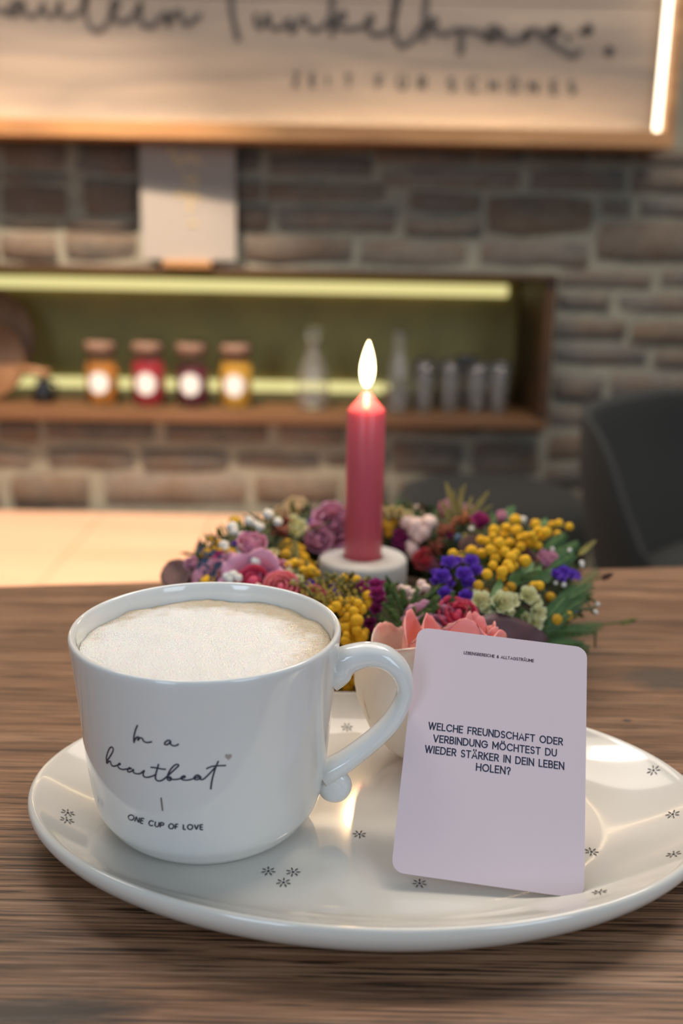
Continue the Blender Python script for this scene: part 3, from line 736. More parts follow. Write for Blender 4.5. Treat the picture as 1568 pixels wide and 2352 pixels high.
# curled end of the handle
cc = aty(768, 1806, yh - .001); rr = 46 * pxm(cc); sp_ = MB(); pts = []; rad = []
for k in range(40):
    t_ = k / 39; a = radians(150) - t_ * radians(470); q = rr * (.62 - .42 * t_)
    pts.append(cc + Vector((cos(a) * q, 0, sin(a) * q))); rad.append(rr * (.42 - .12 * t_))
sp_.tube(pts, rad, 14)
vs, fs = lathe([(0, -rr * .55), (rr * .5, -rr * .45), (rr * .8, -rr * .2), (rr * .86, 0), (rr * .8, rr * .2), (rr * .5, rr * .38), (0, rr * .3)], 28)
RX = Matrix.Rotation(radians(90), 4, 'X'); sp_.add([RX @ v + cc for v in vs], fs)
wobj('handle_curl', sp_.v, sp_.f, M_ceramic, mug)
# ink
def mug_hit(px, py):
    d = ray(px, py).normalized(); t_ = .2
    p = CAM + d * t_
    for _ in range(200):
        p = CAM + d * t_; g = sqrt((p.x - MC.x) ** 2 + (p.y - MC.y) ** 2) - mug_r(p.z)
        if g < 2e-6: break
        t_ += g * .8
    nr = Vector((p.x - MC.x, p.y - MC.y, 0)).normalized()
    return p + nr * .00018, nr
def mug_line(mb, pts, w, smooth=True):
    if smooth: pts = [(v.x, v.y) for v in catmull([Vector((a, b_, 0)) for a, b_ in pts], 5)]
    h = [mug_hit(a, b_) for a, b_ in pts]; ribbon(mb, [q[0] for q in h], [q[1] for q in h], w)
k_ = .21684
def cr(pts): return [(220 + a * k_, 1640 + b_ * k_) for a, b_ in pts]
mb = MB(); w_ = .00052
for s in [[(445, 115), (425, 160), (410, 215), (404, 262), (408, 306)], [(408, 290), (425, 255), (445, 240), (462, 250), (452, 276), (448, 262), (478, 250), (498, 262), (508, 285), (545, 300), (597, 291)],
          [(795, 284), (768, 276), (735, 298), (733, 320), (762, 320), (795, 288), (790, 312), (815, 332), (850, 332), (880, 315)],
          [(122, 518), (114, 470), (128, 408), (152, 358), (176, 350), (188, 376), (168, 425), (135, 475), (116, 506), (124, 520), (142, 500), (158, 502), (168, 540), (198, 551), (232, 540), (262, 530), (254, 520), (236, 542), (250, 572), (290, 586), (332, 580), (378, 576), (356, 568), (338, 596), (352, 612), (384, 602), (400, 584), (402, 616), (432, 630), (472, 628), (502, 606), (516, 596), (506, 622), (506, 652), (532, 668), (582, 662), (634, 640)],
          [(667, 526), (652, 580), (636, 640), (634, 682), (660, 706), (702, 700), (745, 668), (800, 618), (856, 566), (878, 542), (862, 530), (828, 546), (788, 592), (764, 645), (760, 688), (782, 702), (802, 686), (788, 664), (770, 672), (808, 690), (856, 690), (902, 680), (946, 666), (936, 652), (906, 668), (912, 690), (952, 698), (1002, 692), (1044, 678), (1096, 656), (1072, 644), (1042, 668), (1050, 690), (1084, 690), (1112, 660), (1106, 688), (1134, 690), (1164, 668), (1212, 620), (1262, 562)],
          [(580, 562), (640, 568), (700, 580), (745, 583)], [(1298, 494), (1270, 560), (1242, 650), (1226, 722), (1217, 796)], [(1168, 578), (1232, 552), (1304, 545), (1378, 543)]]:
    mug_line(mb, cr(s), w_)
wobj('script_lettering', mb.v, mb.f, M_ink, mug, smooth=False)
mb = MB(); mug_line(mb, cr([(692, 882), (700, 950), (708, 1022)]), .0004)
wobj('printed_bar', mb.v, mb.f, M_inkgrey, mug, smooth=False)
bx = [342, 430, 497, 580, 680, 780, 860, 920, 1010, 1130, 1200]; by = [1112, 1142, 1158, 1180, 1198, 1212, 1217, 1220, 1221, 1222, 1222]
st, tw = layout('ONE CUP OF LOVE', .34); mb = MB()
for s in st:
    pts = []
    for a, b_ in densify(s, .3):
        X = 342 + a / tw * (1135 - 342); Y = float(np.interp(X, bx, by)) - b_ * 52; sl = (float(np.interp(X + 10, bx, by)) - float(np.interp(X - 10, bx, by))) / 20
        pts.append((X + b_ * 52 * sl, Y))
    mug_line(mb, cr(pts), .00042, False)
wobj('capital_lettering', mb.v, mb.f, M_ink, mug, smooth=False)
hc = (1403, 450); mb = MB(); H2 = []
for k in range(24):
    a = 2 * pi * k / 24; H2.append((hc[0] + 36 * sin(a) ** 3 * 1.0, hc[1] - 2.3 * (13 * cos(a) - 5 * cos(2 * a) - 2 * cos(3 * a) - cos(4 * a))))
hv = [mug_hit(*q)[0] for q in cr([hc] + H2)]
mb.add(hv, [(0, 1 + k, 1 + (k + 1) % 24) for k in range(24)])
wobj('printed_heart', mb.v, mb.f, M_inkheart, mug, smooth=False, label='small pale brown heart')

# ---- milk foam
M_foam, nt, b = newmat('milk_foam')
g = wpos(nt)
tc = N(nt, 'ShaderNodeTexCoord'); ln = N(nt, 'ShaderNodeVectorMath', operation='DISTANCE'); ln.inputs[1].default_value = (-.005, -.0085, .0)
nt.links.new(tc.outputs['Object'], ln.inputs[0])
nn_ = noise(nt, g, 130, 5, .65)
a1 = N(nt, 'ShaderNodeMath', operation='MULTIPLY_ADD'); a1.inputs[1].default_value = .022; nt.links.new(nn_, a1.inputs[0]); nt.links.new(ln.outputs['Value'], a1.inputs[2])
edge = ramp(nt, a1.outputs[0], [(.0, (0, 0, 0)), (.0485, (0, 0, 0)), (.0585, (1, 1, 1))])
c = mix(nt, edge, (.94, .92, .89), (.62, .50, .34))
vo = N(nt, 'ShaderNodeTexVoronoi'); vo.inputs['Scale'].default_value = 700; nt.links.new(g, vo.inputs['Vector'])
spk = ramp(nt, vo.outputs[0], [(.12, (1, 1, 1)), (.26, (0, 0, 0))])
sep = mix(nt, 1.0, spk, edge, 'MULTIPLY'); n4 = noise(nt, g, 260, 2)
sep = mix(nt, 1.0, sep, ramp(nt, n4, [(.5, (0, 0, 0)), (.6, (1, 1, 1))]), 'MULTIPLY')
c = mix(nt, sep, c, (.26, .20, .13))
nt.links.new(c, b.inputs['Base Color']); b.inputs['Roughness'].default_value = .28
b.inputs['Subsurface Weight'].default_value = .35; b.inputs['Subsurface Scale'].default_value = .004
v2 = N(nt, 'ShaderNodeTexVoronoi'); v2.inputs['Scale'].default_value = 1500; nt.links.new(g, v2.inputs['Vector'])
bp = N(nt, 'ShaderNodeBump'); bp.inputs['Strength'].default_value = .7; bp.inputs['Distance'].default_value = .0006
nt.links.new(v2.outputs[0], bp.inputs['Height'])
bp2 = N(nt, 'ShaderNodeBump'); bp2.inputs['Strength'].default_value = .25; bp2.inputs['Distance'].default_value = .002
nt.links.new(noise(nt, g, 160, 5, .7), bp2.inputs['Height']); nt.links.new(bp.outputs[0], bp2.inputs['Normal']); nt.links.new(bp2.outputs[0], b.inputs['Normal'])
vs = []; fs = []; n = 96; R_ = .0436; FZ = MC.z + MH - .0068
rings = [0, .1, .2, .3, .4, .5, .6, .7, .78, .85, .9, .94, .97, .99, 1.0]
for q, s_ in enumerate(rings):
    for k in range(n if s_ else 1):
        a = 2 * pi * k / n; x, y = cos(a) * R_ * s_, sin(a) * R_ * s_
        z = .0020 * (1 - s_ ** 3) + .0011 * mnoise.noise(Vector((x * 90, y * 90, 1))) + .0005 * mnoise.noise(Vector((x * 300, y * 300, 4)))
        vs.append((MC.x + x, MC.y + y, FZ + z))
fs = [(0, 1 + k, 1 + (k + 1) % n) for k in range(n)]
for q in range(1, len(rings) - 1):
    o1, o2 = 1 + (q - 1) * n, 1 + q * n; fs += [(o1 + k, o2 + k, o2 + (k + 1) % n, o1 + (k + 1) % n) for k in range(n)]
k0 = len(vs); vs += [(MC.x + cos(2 * pi * k / n) * R_ * .99, MC.y + sin(2 * pi * k / n) * R_ * .96, FZ - .012) for k in range(n)]
o1 = 1 + (len(rings) - 2) * n; fs += [(o1 + k, k0 + k, k0 + (k + 1) % n, o1 + (k + 1) % n) for k in range(n)]; fs.append(tuple(k0 + k for k in range(n))[::-1])
fo = wobj('milk_coffee', vs, fs, M_foam); tag(fo, 'milky coffee with white foam and beige bubbles filling the mug', 'coffee')

# ================================================================== CARD
cTL, cTR, cBR, cBL = [Vector(p) for p in ((.0295, .3569, .0724), (.0931, .3502, .0681), (.083, .2846, .0060), (.0194, .2914, .0103))]
sc_card = (.213 - .0088) / (.213 - .006)
cTL, cTR, cBR, cBL = [Vector((0, 0, .213)) + (p - Vector((0, 0, .213))) * sc_card + Vector((0, 0, T)) for p in (cTL, cTR, cBR, cBL)]
U = ((cTR - cTL) + (cBR - cBL)).normalized(); V_ = ((cTL - cBL) + (cTR - cBR)); V_ = (V_ - U * V_.dot(U)).normalized(); NR = U.cross(V_).normalized()
if NR.dot(CAM - cBL) < 0: NR = -NR
cw = ((cTR - cTL).length + (cBR - cBL).length) / 2; chh = ((cTL - cBL).length + (cTR - cBR).length) / 2
cen = (cTL + cTR + cBR + cBL) / 4; O = cen - U * cw / 2 - V_ * chh / 2
def cpt(u, v, d=0): return O + U * u + V_ * v + NR * d
rc = .0042; ol = []
for (cx, cy, a0) in ((cw - rc, rc, -90), (cw - rc, chh - rc, 0), (rc, chh - rc, 90), (rc, rc, 180)):
    for k in range(7):
        a = radians(a0 + 15 * k); ol.append((cx + rc * cos(a), cy + rc * sin(a)))
m_ = len(ol); vs = [cpt(a, b_, 0) for a, b_ in ol] + [cpt(a, b_, -.0005) for a, b_ in ol]
fs = [tuple(range(m_)), tuple(range(m_, 2 * m_))[::-1]] + [(k, m_ + k, m_ + (k + 1) % m_, (k + 1) % m_) for k in range(m_)]
card = thing('question_card', 'upright pale pink card with printed question leaning on the cream rose', 'card', cpt(cw / 2, 0))
wobj('card_sheet', vs, fs, M_card, card, smooth=False)
def card_uv(px, py):
    d = ray(px, py); t_ = (O - CAM).dot(NR) / d.dot(NR); p = CAM + d * t_ - O; return Vector((p.dot(U), p.dot(V_)))
def card_text(name, lines, cap, ink, w, gap=.32):
    mb = MB()
    for text, a, b_ in lines:
        A, B = card_uv(*a), card_uv(*b_); st, tw = layout(text, gap); d = (B - A); L = d.length; d = d / L; nn2 = Vector((-d.y, d.x))
        for s in st:
            pts = [A + d * (x / tw * L) + nn2 * (y * cap) for x, y in s]
            P3 = [cpt(p.x, p.y, .00008) for p in pts]
            ext = .0 if len(P3) > 2 and (P3[0] - P3[-1]).length < 1e-5 else w * .5
            if ext:
                P3[0] = P3[0] - (P3[1] - P3[0]).normalized() * ext; P3[-1] = P3[-1] + (P3[-1] - P3[-2]).normalized() * ext
            ribbon(mb, P3, [NR] * len(P3), w)
    wobj(name, mb.v, mb.f, ink, card, smooth=False)
capm = (card_uv(985, 1675) - card_uv(987, 1660.5)).length
card_text('printed_question', [('WELCHE FREUNDSCHAFT ODER', (984, 1674), (1291, 1711)), ('VERBINDUNG MÖCHTEST DU', (995, 1703), (1277, 1737)), ('WIEDER STÄRKER IN DEIN LEBEN', (976, 1727.5), (1294, 1767)), ('HOLEN?', (1093.5, 1769), (1171, 1778.5))], capm, M_inkblue, .00042)
card_text('printed_heading', [('LEBENSBEREICHE & ALLTAGSTRÄUME', (1065, 1502), (1225, 1521))], capm * .44, M_inkwine, .00021)

# ================================================================== CANDLE AND HOLDER
HC = Vector((.0131, .562, T)); HZ = .036
R_ = .0262
vs, fs = lathe([(0, .0), (R_ - .001, 0), (R_, .001), (R_, HZ - .003), (R_ - .0009, HZ - .0008), (R_ - .003, HZ), (.0125, HZ), (.0118, HZ - .0008), (.0117, HZ - .010), (0, HZ - .010)], 72, HC)
hold = wobj('candle_holder', vs, fs, M_stonew); tag(hold, 'round white stone candle holder inside the flower wreath', 'candle holder')
M_wax, nt, b = newmat('pink_wax')
sepz = N(nt, 'ShaderNodeSeparateXYZ'); nt.links.new(coords(nt), sepz.inputs[0])
nt.links.new(mix(nt, noise(nt, coords(nt), 60), (.66, .12, .16), (.58, .09, .13)), b.inputs['Base Color'])
b.inputs['Roughness'].default_value = .32; b.inputs['Subsurface Weight'].default_value = .7; b.inputs['Subsurface Scale'].default_value = .012
b.inputs['Subsurface Radius'].default_value = (1.0, .35, .3)
zs_ = aty(844, 941, HC.y).z - T; zt2 = aty(844, 897, HC.y).z - T
cnd = thing('pillar_candle', 'slim pink candle with burning flame in the white stone holder', 'candle', HC + Vector((0, 0, HZ - .0098)))
R2 = .0111; z0 = HZ - .0098
vs, fs = lathe([(0, z0), (R2 - .0008, z0), (R2, z0 + .001), (R2, zs_ - .001), (R2 - .0006, zs_ + .0004), (R2 * .72, zs_ + (zt2 - zs_) * .28), (R2 * .42, zs_ + (zt2 - zs_) * .62), (R2 * .2, zs_ + (zt2 - zs_) * .9), (.0008, zt2), (0, zt2)], 48, HC)
wobj('wax_body', vs, fs, M_wax, cnd)
zf0, zf1 = aty(844, 892, HC.y).z, aty(844, 781, HC.y).z; fc = aty(843, 840, HC.y); wk = aty(842, 876, HC.y)
mb = MB(); mb.tube([HC + Vector((0, 0, zt2 - .001)), (HC.x - .0002, HC.y, (HC.z + zt2 + wk.z) / 2), (wk.x - .0008, wk.y, wk.z + .0006)], .0007, 8)
wobj('wick', mb.v, mb.f, M_black, cnd)
M_flame, nt, b = newmat('flame')
for n_ in list(nt.nodes):
    if n_.type == 'BSDF_PRINCIPLED': nt.nodes.remove(n_)
em = N(nt, 'ShaderNodeEmission'); em.inputs[0].default_value = (1, .78, .42, 1); em.inputs[1].default_value = 9.0
nt.links.new(em.outputs[0], nt.nodes['Material Output'].inputs[0])
hF = zf1 - zf0; rF = .0044
vs, fs = lathe([(0, zf0 - T)] + [(rF * sin(pi * t_ ** .75) ** .8 * (1 - .12 * t_) + .0001, zf0 - T + hF * t_) for t_ in (.04, .1, .18, .27, .37, .48, .6, .7, .8, .88, .94, .98)] + [(0, zf1 - T)], 24, (fc.x, fc.y, T))
vs = [Vector((v.x + .0006 * ((v.z - zf0) / hF), v.y, v.z)) for v in vs]
wobj('flame', vs, fs, M_flame, cnd)
flo.location = (fc.x, fc.y - .007, fc.z)

# ================================================================== WREATH
WC = Vector((.022, .540, T + .026)); WR, WT, WTH = .082, .033, .026
def wsdf(p, infl=0):
    q = sqrt((p.x - WC.x) ** 2 + (p.y - WC.y) ** 2) - WR; z = p.z - WC.z
    k = sqrt((q / (WT + infl)) ** 2 + (z / (WTH + infl)) ** 2); return (k - 1) * min(WT + infl, WTH + infl)
def wnorm(p):
    d = Vector((p.x - WC.x, p.y - WC.y, 0)); L = d.length or 1; d /= L
    return (d * ((L - WR) / WT) + Vector((0, 0, (p.z - WC.z) / WTH))).normalized()
def whit(px, py, infl=0.):
    d = ray(px, py).normalized(); t_ = .32; best = (9, None)
    while t_ < .78:
        p = CAM + d * t_; g = wsdf(p, infl)
        if g < best[0]: best = (g, p.copy())
        if g < 2e-4: return p
        t_ += max(g * .6, 4e-4)
    return best[1]
wreath = thing('flower_wreath', 'colourful dried flower wreath of roses and yellow mimosa around the candle', 'wreath', (WC.x, WC.y, T))
WB = Vector((WC.x, WC.y, T))
M_moss = simple('dark_moss', (.05, .06, .018), (.018, .022, .008), .9, 160, bmp=.8)
def leafmat(n, a, b_, r=.6): return simple(n, a, b_, r, 120, sss=.15, sssr=.002)
M_green = leafmat('fern_green', (.09, .19, .05), (.04, .10, .025))
M_dgreen = leafmat('thuja_green', (.085, .15, .02), (.035, .075, .012))
M_olivel = leafmat('olive_leaf', (.26, .23, .05), (.14, .12, .03))
M_mauve = leafmat('mauve_leaf', (.13, .055, .065), (.075, .04, .05), .5)
M_brownm = leafmat('brown_mauve_leaf', (.20, .11, .085), (.12, .07, .06))
M_rustp = leafmat('rust_petal', (.26, .065, .028), (.12, .025, .015))
M_mim = simple('mimosa_yellow', (.84, .50, .015), (.66, .33, .006), .85, 500, sss=.2, sssr=.001)
M_mimo = simple('mimosa_ochre', (.62, .34, .012), (.42, .20, .006), .85, 500)
M_gyp = simple('white_blossom', (.80, .77, .72), (.66, .64, .58), .8, 300, sss=.2, sssr=.002)
M_pinkw = simple('pinkish_white_blossom', (.80, .62, .55), (.70, .50, .45), .8, 100, sss=.3, sssr=.003)
M_purple = petalmat('purple_statice', (.10, .03, .36), (.22, .08, .62), rough=.6)
M_magenta = petalmat('magenta_statice', (.22, .01, .10), (.48, .05, .24), rough=.6)
M_cream = petalmat('cream_statice', (.66, .64, .30), (.82, .79, .50), rough=.6)
M_creamy = petalmat('cream_yellow', (.66, .52, .20), (.82, .72, .40), rough=.6)
M_blue = simple('steel_blue', (.10, .17, .27), (.04, .07, .13), .8, 300)
M_stem = simple('green_stem', (.12, .14, .04), (.07, .08, .03), .8)
M_rmauve = petalmat('mauve_rose', (.40, .12, .20), (.60, .26, .38))
M_rred = petalmat('crimson_rose', (.42, .015, .06), (.60, .05, .12))
M_rpeach = petalmat('peach_rose', (.80, .34, .22), (.80, .16, .22))
M_rpeachy = petalmat('apricot_rose', (.80, .48, .24), (.82, .58, .34))
M_rcream = petalmat('cream_rose', (.95, .80, .68), (.90, .42, .36), pw=(.86, 1.06))
M_rpink = petalmat('salmon_rose', (.90, .60, .46), (.88, .27, .27), pw=(.50, 1.08))
M_redcream = petalmat('red_cream_bud', (.78, .62, .42), (.58, .05, .08), pw=(.4, .7))

# base: moss ring with uneven surface
vs = []; fs = []; nu, nv = 120, 24
for i in range(nu):
    a = 2 * pi * i / nu
    for j in range(nv):
        b_ = 2 * pi * j / nv; k = 1 + .0
        d = .0035 * mnoise.noise(Vector((cos(a) * 9, sin(a) * 9, b_ * 1.5))) - .006
        r_ = WR + (WT + d) * cos(b_); z = WC.z + (WTH + d) * sin(b_); z = max(z, T + .0004)
        vs.append((WC.x + r_ * cos(a), WC.y + r_ * sin(a), z))
fs = [(i * nv + j, ((i + 1) % nu) * nv + j, ((i + 1) % nu) * nv + (j + 1) % nv, i * nv + (j + 1) % nv) for i in range(nu) for j in range(nv)]
wobj('moss_ring', vs, fs, M_moss, wreath)

def frame_for(nv_, twist=0.):
    z = nv_.normalized(); x = (Vector((0, 1, 0)) if abs(z.y) < .9 else Vector((1, 0, 0))).cross(z).normalized()
    m = Matrix((x, z.cross(x), z)).transposed(); return m @ Matrix.Rotation(twist, 3, 'Z')
# --- small shared meshes, unit radius
def me_ball(mat, sub=3, amp=.14, f=6):
    bm = bmesh.new(); bmesh.ops.create_icosphere(bm, subdivisions=sub, radius=1)
    for v in bm.verts:
        v.co *= 1 + amp * (random.random() - .5) + amp * .6 * mnoise.noise(v.co * f)
    me = bpy.data.meshes.new('ball'); bm.to_mesh(me); bm.free(); me.materials.append(mat)
    me.polygons.foreach_set('use_smooth', [True] * len(me.polygons)); return me
def floret_data(lobes=5, layers=3, seed=0, depth=1.0):
    rs = random.Random(seed); mb = MB()
    for L in range(layers):
        s_ = 1 - .27 * L; op = .95 - .25 * L; n = lobes * 8; rings = 6; vs = []; at = []
        ph = rs.uniform(0, 6); k0 = rs.uniform(0, 9)
        for q in range(rings + 1):
            v = q / rings
            for k in range(n):
                a = 2 * pi * k / n
                lob = 1 - .22 * v * (1 - abs(cos(lobes * a / 2 + ph))) ; ruf = .13 * v * v * sin(a * lobes * 2.3 + k0) + .1 * v * mnoise.noise(Vector((cos(a) * 2, sin(a) * 2, k0 + L)))
                r_ = s_ * (.12 + .88 * v ** .8 * op) * lob; z = depth * (v ** 1.3 * .85 * (1.1 - .45 * op) + ruf) + .1 * L
                vs.append((r_ * cos(a), r_ * sin(a), z - .25)); at.append(v)
        mb.add(vs, [(q * n + k, q * n + (k + 1) % n, (q + 1) * n + (k + 1) % n, (q + 1) * n + k) for q in range(rings) for k in range(n)], at)
    return mb
def me_floret(mat, **kw):
    mb = floret_data(**kw); return mesh(mb.v, mb.f, mat, True, mb.a)
BALL = [me_ball(M_mim), me_ball(M_mim)]; BALLO = [me_ball(M_mimo)]; GYP = [me_ball(M_gyp, 3, .3, 3), me_ball(M_gyp, 3, .35, 4)]
PINKW = [me_ball(M_pinkw, 3, .3, 2.5), me_ball(M_pinkw, 3, .3, 2)]
FPUR = [me_floret(M_purple, seed=i, depth=1.1) for i in range(3)]; FMAG = [me_floret(M_magenta, seed=i + 5, depth=1.2) for i in range(3)]
FCRE = [me_floret(M_cream, seed=i + 9, depth=1.0) for i in range(3)]; FCRY = [me_floret(M_creamy, seed=i + 19) for i in range(2)]
def put(name, me, parent, px, py, rpx, infl=.004, nrm=None, label=None, sc=(1, 1, 1), lean=.35):
    p = whit(px, py, infl); n_ = nrm or (wnorm(p) * (1 - lean) + (CAM - p).normalized() * lean).normalized()
    r_ = rpx * pxm(p) * (1.2 if 'floret' in name or name == 'mimosa_blossom' else 1)
    o = obj(name, me, parent, p - wloc(parent), label=label)
    o.rotation_euler = frame_for(n_, random.uniform(0, 6)).to_euler(); o.scale = (r_ * sc[0], r_ * sc[1], r_ * sc[2]); return o, p
def sprig(name, base_px, items, name_i, meshes, r_default, infl=.006, stem=True, label=None, smat=None, sc=(1, 1, 1)):
    """a sprig: thin stems to each blossom, blossoms as sub-parts"""
    b0 = whit(*base_px, -.008); ps = []
    root = None; mb = MB()
    for it in items:
        px, py = it[0], it[1]; p = whit(px, py, infl if len(it) < 4 else it[3]); m_ = (b0 + p) / 2 + Vector((0, 0, .004))
        mb.tube(catmull([b0, m_, p], 3), .0005, 5)
    root = wobj(name, mb.v, mb.f, smat or M_stem, wreath, label=label)
    for it in items:
        put(name_i, random.choice(meshes), root, it[0], it[1], it[2] if len(it) > 2 else r_default, infl if len(it) < 4 else it[3], sc=sc)
    return root
def C7(a, b_): return 1000 + a * .3061, 1180 + b_ * .3061

# mimosa right
big = [(600, 50, 38), (530, 110, 34), (440, 125, 36), (340, 198, 30), (390, 210, 30), (480, 225, 40), (560, 225, 34), (610, 130, 38), (680, 170, 30), (705, 220, 40), (640, 190, 30), (430, 170, 26), (520, 165, 34), (270, 285, 40), (130, 300, 32), (185, 322, 30), (350, 300, 32), (410, 272, 34), (450, 340, 34), (520, 290, 36), (570, 330, 36), (640, 250, 30), (670, 355, 40), (540, 385, 34), (600, 300, 30), (385, 455, 34), (500, 435, 36), (490, 480, 30), (430, 390, 30), (560, 410, 28), (470, 290, 30), (590, 390, 26)]
def dup7(L, extra=0): return [(*C7(a, b_), r_ * .3061, .008 + extra + (i % 3) * .0035) for i, (a, b_, r_) in enumerate(L)]
sprig('mimosa_sprig', C7(500, 420), dup7(big), 'mimosa_blossom', BALL, 11, label='bright yellow mimosa sprig to the right')
sprig('mimosa_sprig', C7(700, 220), dup7([(750, 80, 34), (770, 130, 32), (830, 140, 34), (875, 90, 30), (925, 75, 28), (1003, 97, 26), (915, 155, 26), (800, 170, 26), (725, 160, 24), (775, 240, 24), (740, 190, 24)], .002), 'mimosa_blossom', BALL, 10)
sprig('mimosa_sprig', C7(640, 560), dup7([(560, 555, 36), (510, 590, 34), (320, 540, 34), (370, 590, 28), (860, 625, 32), (900, 800, 42), (840, 810, 26), (300, 560, 22)], -.004), 'mimosa_blossom', BALLO, 10)
sprig('yellow_daisy', C7(760, 600), dup7([(740, 545, 40), (780, 540, 36)], .002), 'daisy_head', BALL, 12)
sprig('yellow_daisy', C7(960, 820), dup7([(985, 765, 42)], .002), 'daisy_head', BALL, 12)
# mimosa front
fr1 = [(846, 1388, 11), (843, 1368, 10), (772, 1393, 10), (805, 1383, 12), (829, 1400, 11), (812, 1405, 10), (785, 1405, 9), (800, 1419, 10), (819, 1426, 13), (788, 1429, 9), (795, 1443, 11), (819, 1448, 10), (809, 1458, 12), (829, 1463, 13), (792, 1472, 10), (810, 1475, 10), (778, 1380, 9), (822, 1386, 9), (800, 1398, 9), (806, 1436, 9), (795, 1460, 8), (838, 1452, 8), (782, 1440, 8), (760, 1400, 8), (758, 1385, 8)]
sprig('mimosa_sprig', (800, 1410), [(a, b_, r_, .004 + (i % 3) * .003) for i, (a, b_, r_) in enumerate(fr1)], 'mimosa_blossom', BALL, 10)
sprig('mimosa_sprig', (790, 1560), [(776, 1590, 9, .003), (798, 1578, 11, .004), (790, 1560, 10, .003), (812, 1564, 10, .003), (816, 1548, 9, .003), (782, 1545, 9, .003), (800, 1535, 9, .003), (772, 1570, 8, .003), (806, 1590, 8, .002), (822, 1530, 9, .004), (815, 1510, 9, .004), (790, 1510, 9, .004)], 'mimosa_blossom', BALL, 10)
sprig('mimosa_sprig', (800, 1350), [(790, 1327, 8, .008), (819, 1332, 9, .008), (838, 1350, 6, .006)], 'mimosa_blossom', BALL, 8)
# mimosa left of the holder
lm = [(652, 1258, 12), (664, 1266, 13), (676, 1256, 11), (668, 1282, 12), (684, 1276, 12), (696, 1284, 12), (704, 1298, 12), (688, 1298, 11), (714, 1310, 11), (698, 1314, 11), (676, 1296, 11), (655, 1275, 11), (720, 1298, 9), (726, 1320, 10), (660, 1248, 9), (708, 1324, 9), (690, 1262, 9), (662, 1298, 9)]
sprig('mimosa_sprig', (690, 1300), [(a, b_, r_, .003 + (i % 3) * .002) for i, (a, b_, r_) in enumerate(lm)], 'mimosa_blossom', BALLO + BALL[:1], 11)
sprig('mimosa_sprig', (510, 1285), [(484, 1238, 5, .008), (475, 1270, 9, .004), (504, 1249, 8, .004), (530, 1274, 13, .004), (506, 1270, 10, .003), (466, 1275, 7, .003), (492, 1262, 6, .004)], 'mimosa_blossom', BALLO, 9)
sprig('mimosa_sprig', (900, 1220), [(785, 1168, 6, .006), (884, 1205, 10, .003), (893, 1212, 11, .003), (905, 1200, 8, .003), (893, 1224, 9, .002), (880, 1190, 8, .003)], 'mimosa_blossom', BALLO, 9)
# baby's breath
sprig('gypsophila_sprig', (575, 1262), [(533, 1212, 13, .010), (538, 1222, 9, .009), (571, 1197, 11, .011), (597, 1211, 10, .010), (616, 1182, 12, .013), (638, 1199, 10, .012), (555, 1231, 9, .007), (586, 1203, 8, .01), (514, 1254, 12, .005), (519, 1262, 8, .004), (551, 1260, 9, .004), (548, 1272, 6, .004)], 'white_blossom', GYP, 10, label='white airy blossoms on thin stems')
sprig('gypsophila_sprig', (560, 1320), [(587, 1292, 12, .010), (520, 1326, 11, .010), (535, 1322, 12, .010), (547, 1328, 10, .010), (528, 1332, 9, .01), (788, 1187, 8, .006)], 'white_blossom', GYP, 10)
sprig('gypsophila_sprig', C7(960, 600), [(*C7(960, 535), 6, .006), (*C7(1215, 680), 5, .012), (*C7(1197, 740), 6, .012), (*C7(1095, 370), 6, .012), (*C7(1100, 390), 4, .012), (*C7(875, 265), 5, .010), (*C7(1005, 275), 5, .012), (*C7(270, 115), 6, .008), (*C7(655, 50), 9, .004), (*C7(900, 520), 5, .006)], 'white_blossom', GYP, 5)
# pinkish white blossoms
sprig('cotton_sprig', (960, 1240), [(935, 1200, 17, .005), (958, 1208, 20, .006), (985, 1202, 19, .006), (975, 1222, 17, .005), (950, 1222, 14, .004), (962, 1234, 14, .004), (948, 1262, 15, .003), (940, 1250, 9, .003), (946, 1276, 10, .002)], 'pale_blossom', PINKW, 15, label='pinkish white fluffy blossoms')
sprig('cotton_sprig', (950, 1370), [(920, 1352, 9, .005), (934, 1358, 12, .005), (950, 1364, 10, .005), (944, 1378, 9, .004), (968, 1342, 11, .006), (978, 1352, 11, .006), (962, 1356, 8, .005), (930, 1370, 8, .003)], 'pale_blossom', PINKW, 15)
# statice
sprig('statice_sprig', (1050, 1370), [(1031, 1296, 19, .012), (1048, 1290, 13, .012), (1082, 1292, 17, .012), (1092, 1312, 15, .010), (1015, 1327, 19, .010), (1000, 1336, 12, .008), (1065, 1322, 19, .012), (1074, 1340, 16, .010), (1022, 1366, 17, .008), (1070, 1372, 17, .008), (1000, 1318, 11, .008), (1058, 1384, 12, .007), (1034, 1342, 10, .006), (1020, 1384, 12, .006)], 'statice_floret', FPUR, 15, label='violet statice florets')
sprig('statice_sprig', C7(970, 470), [(*C7(900, 460), 13, .008), (*C7(960, 440), 14, .008), (*C7(1010, 460), 14, .008), (*C7(1050, 470), 11, .008), (*C7(940, 480), 12, .007), (*C7(1045, 715), 9, .006)], 'statice_floret', FPUR, 13, label='violet statice florets')
sprig('statice_sprig', (1150, 1420), [(1104, 1380, 22, .010), (1115, 1398, 15, .009), (1152, 1385, 26, .012), (1172, 1380, 19, .012), (1166, 1404, 15, .009), (1212, 1368, 21, .013), (1226, 1382, 17, .012), (1234, 1408, 19, .011), (1228, 1430, 18, .010), (1208, 1420, 14, .008), (1128, 1416, 12, .009), (1116, 1428, 10, .009), (1094, 1366, 12, .009)], 'statice_floret', FCRE, 20, label='pale cream yellow statice florets')
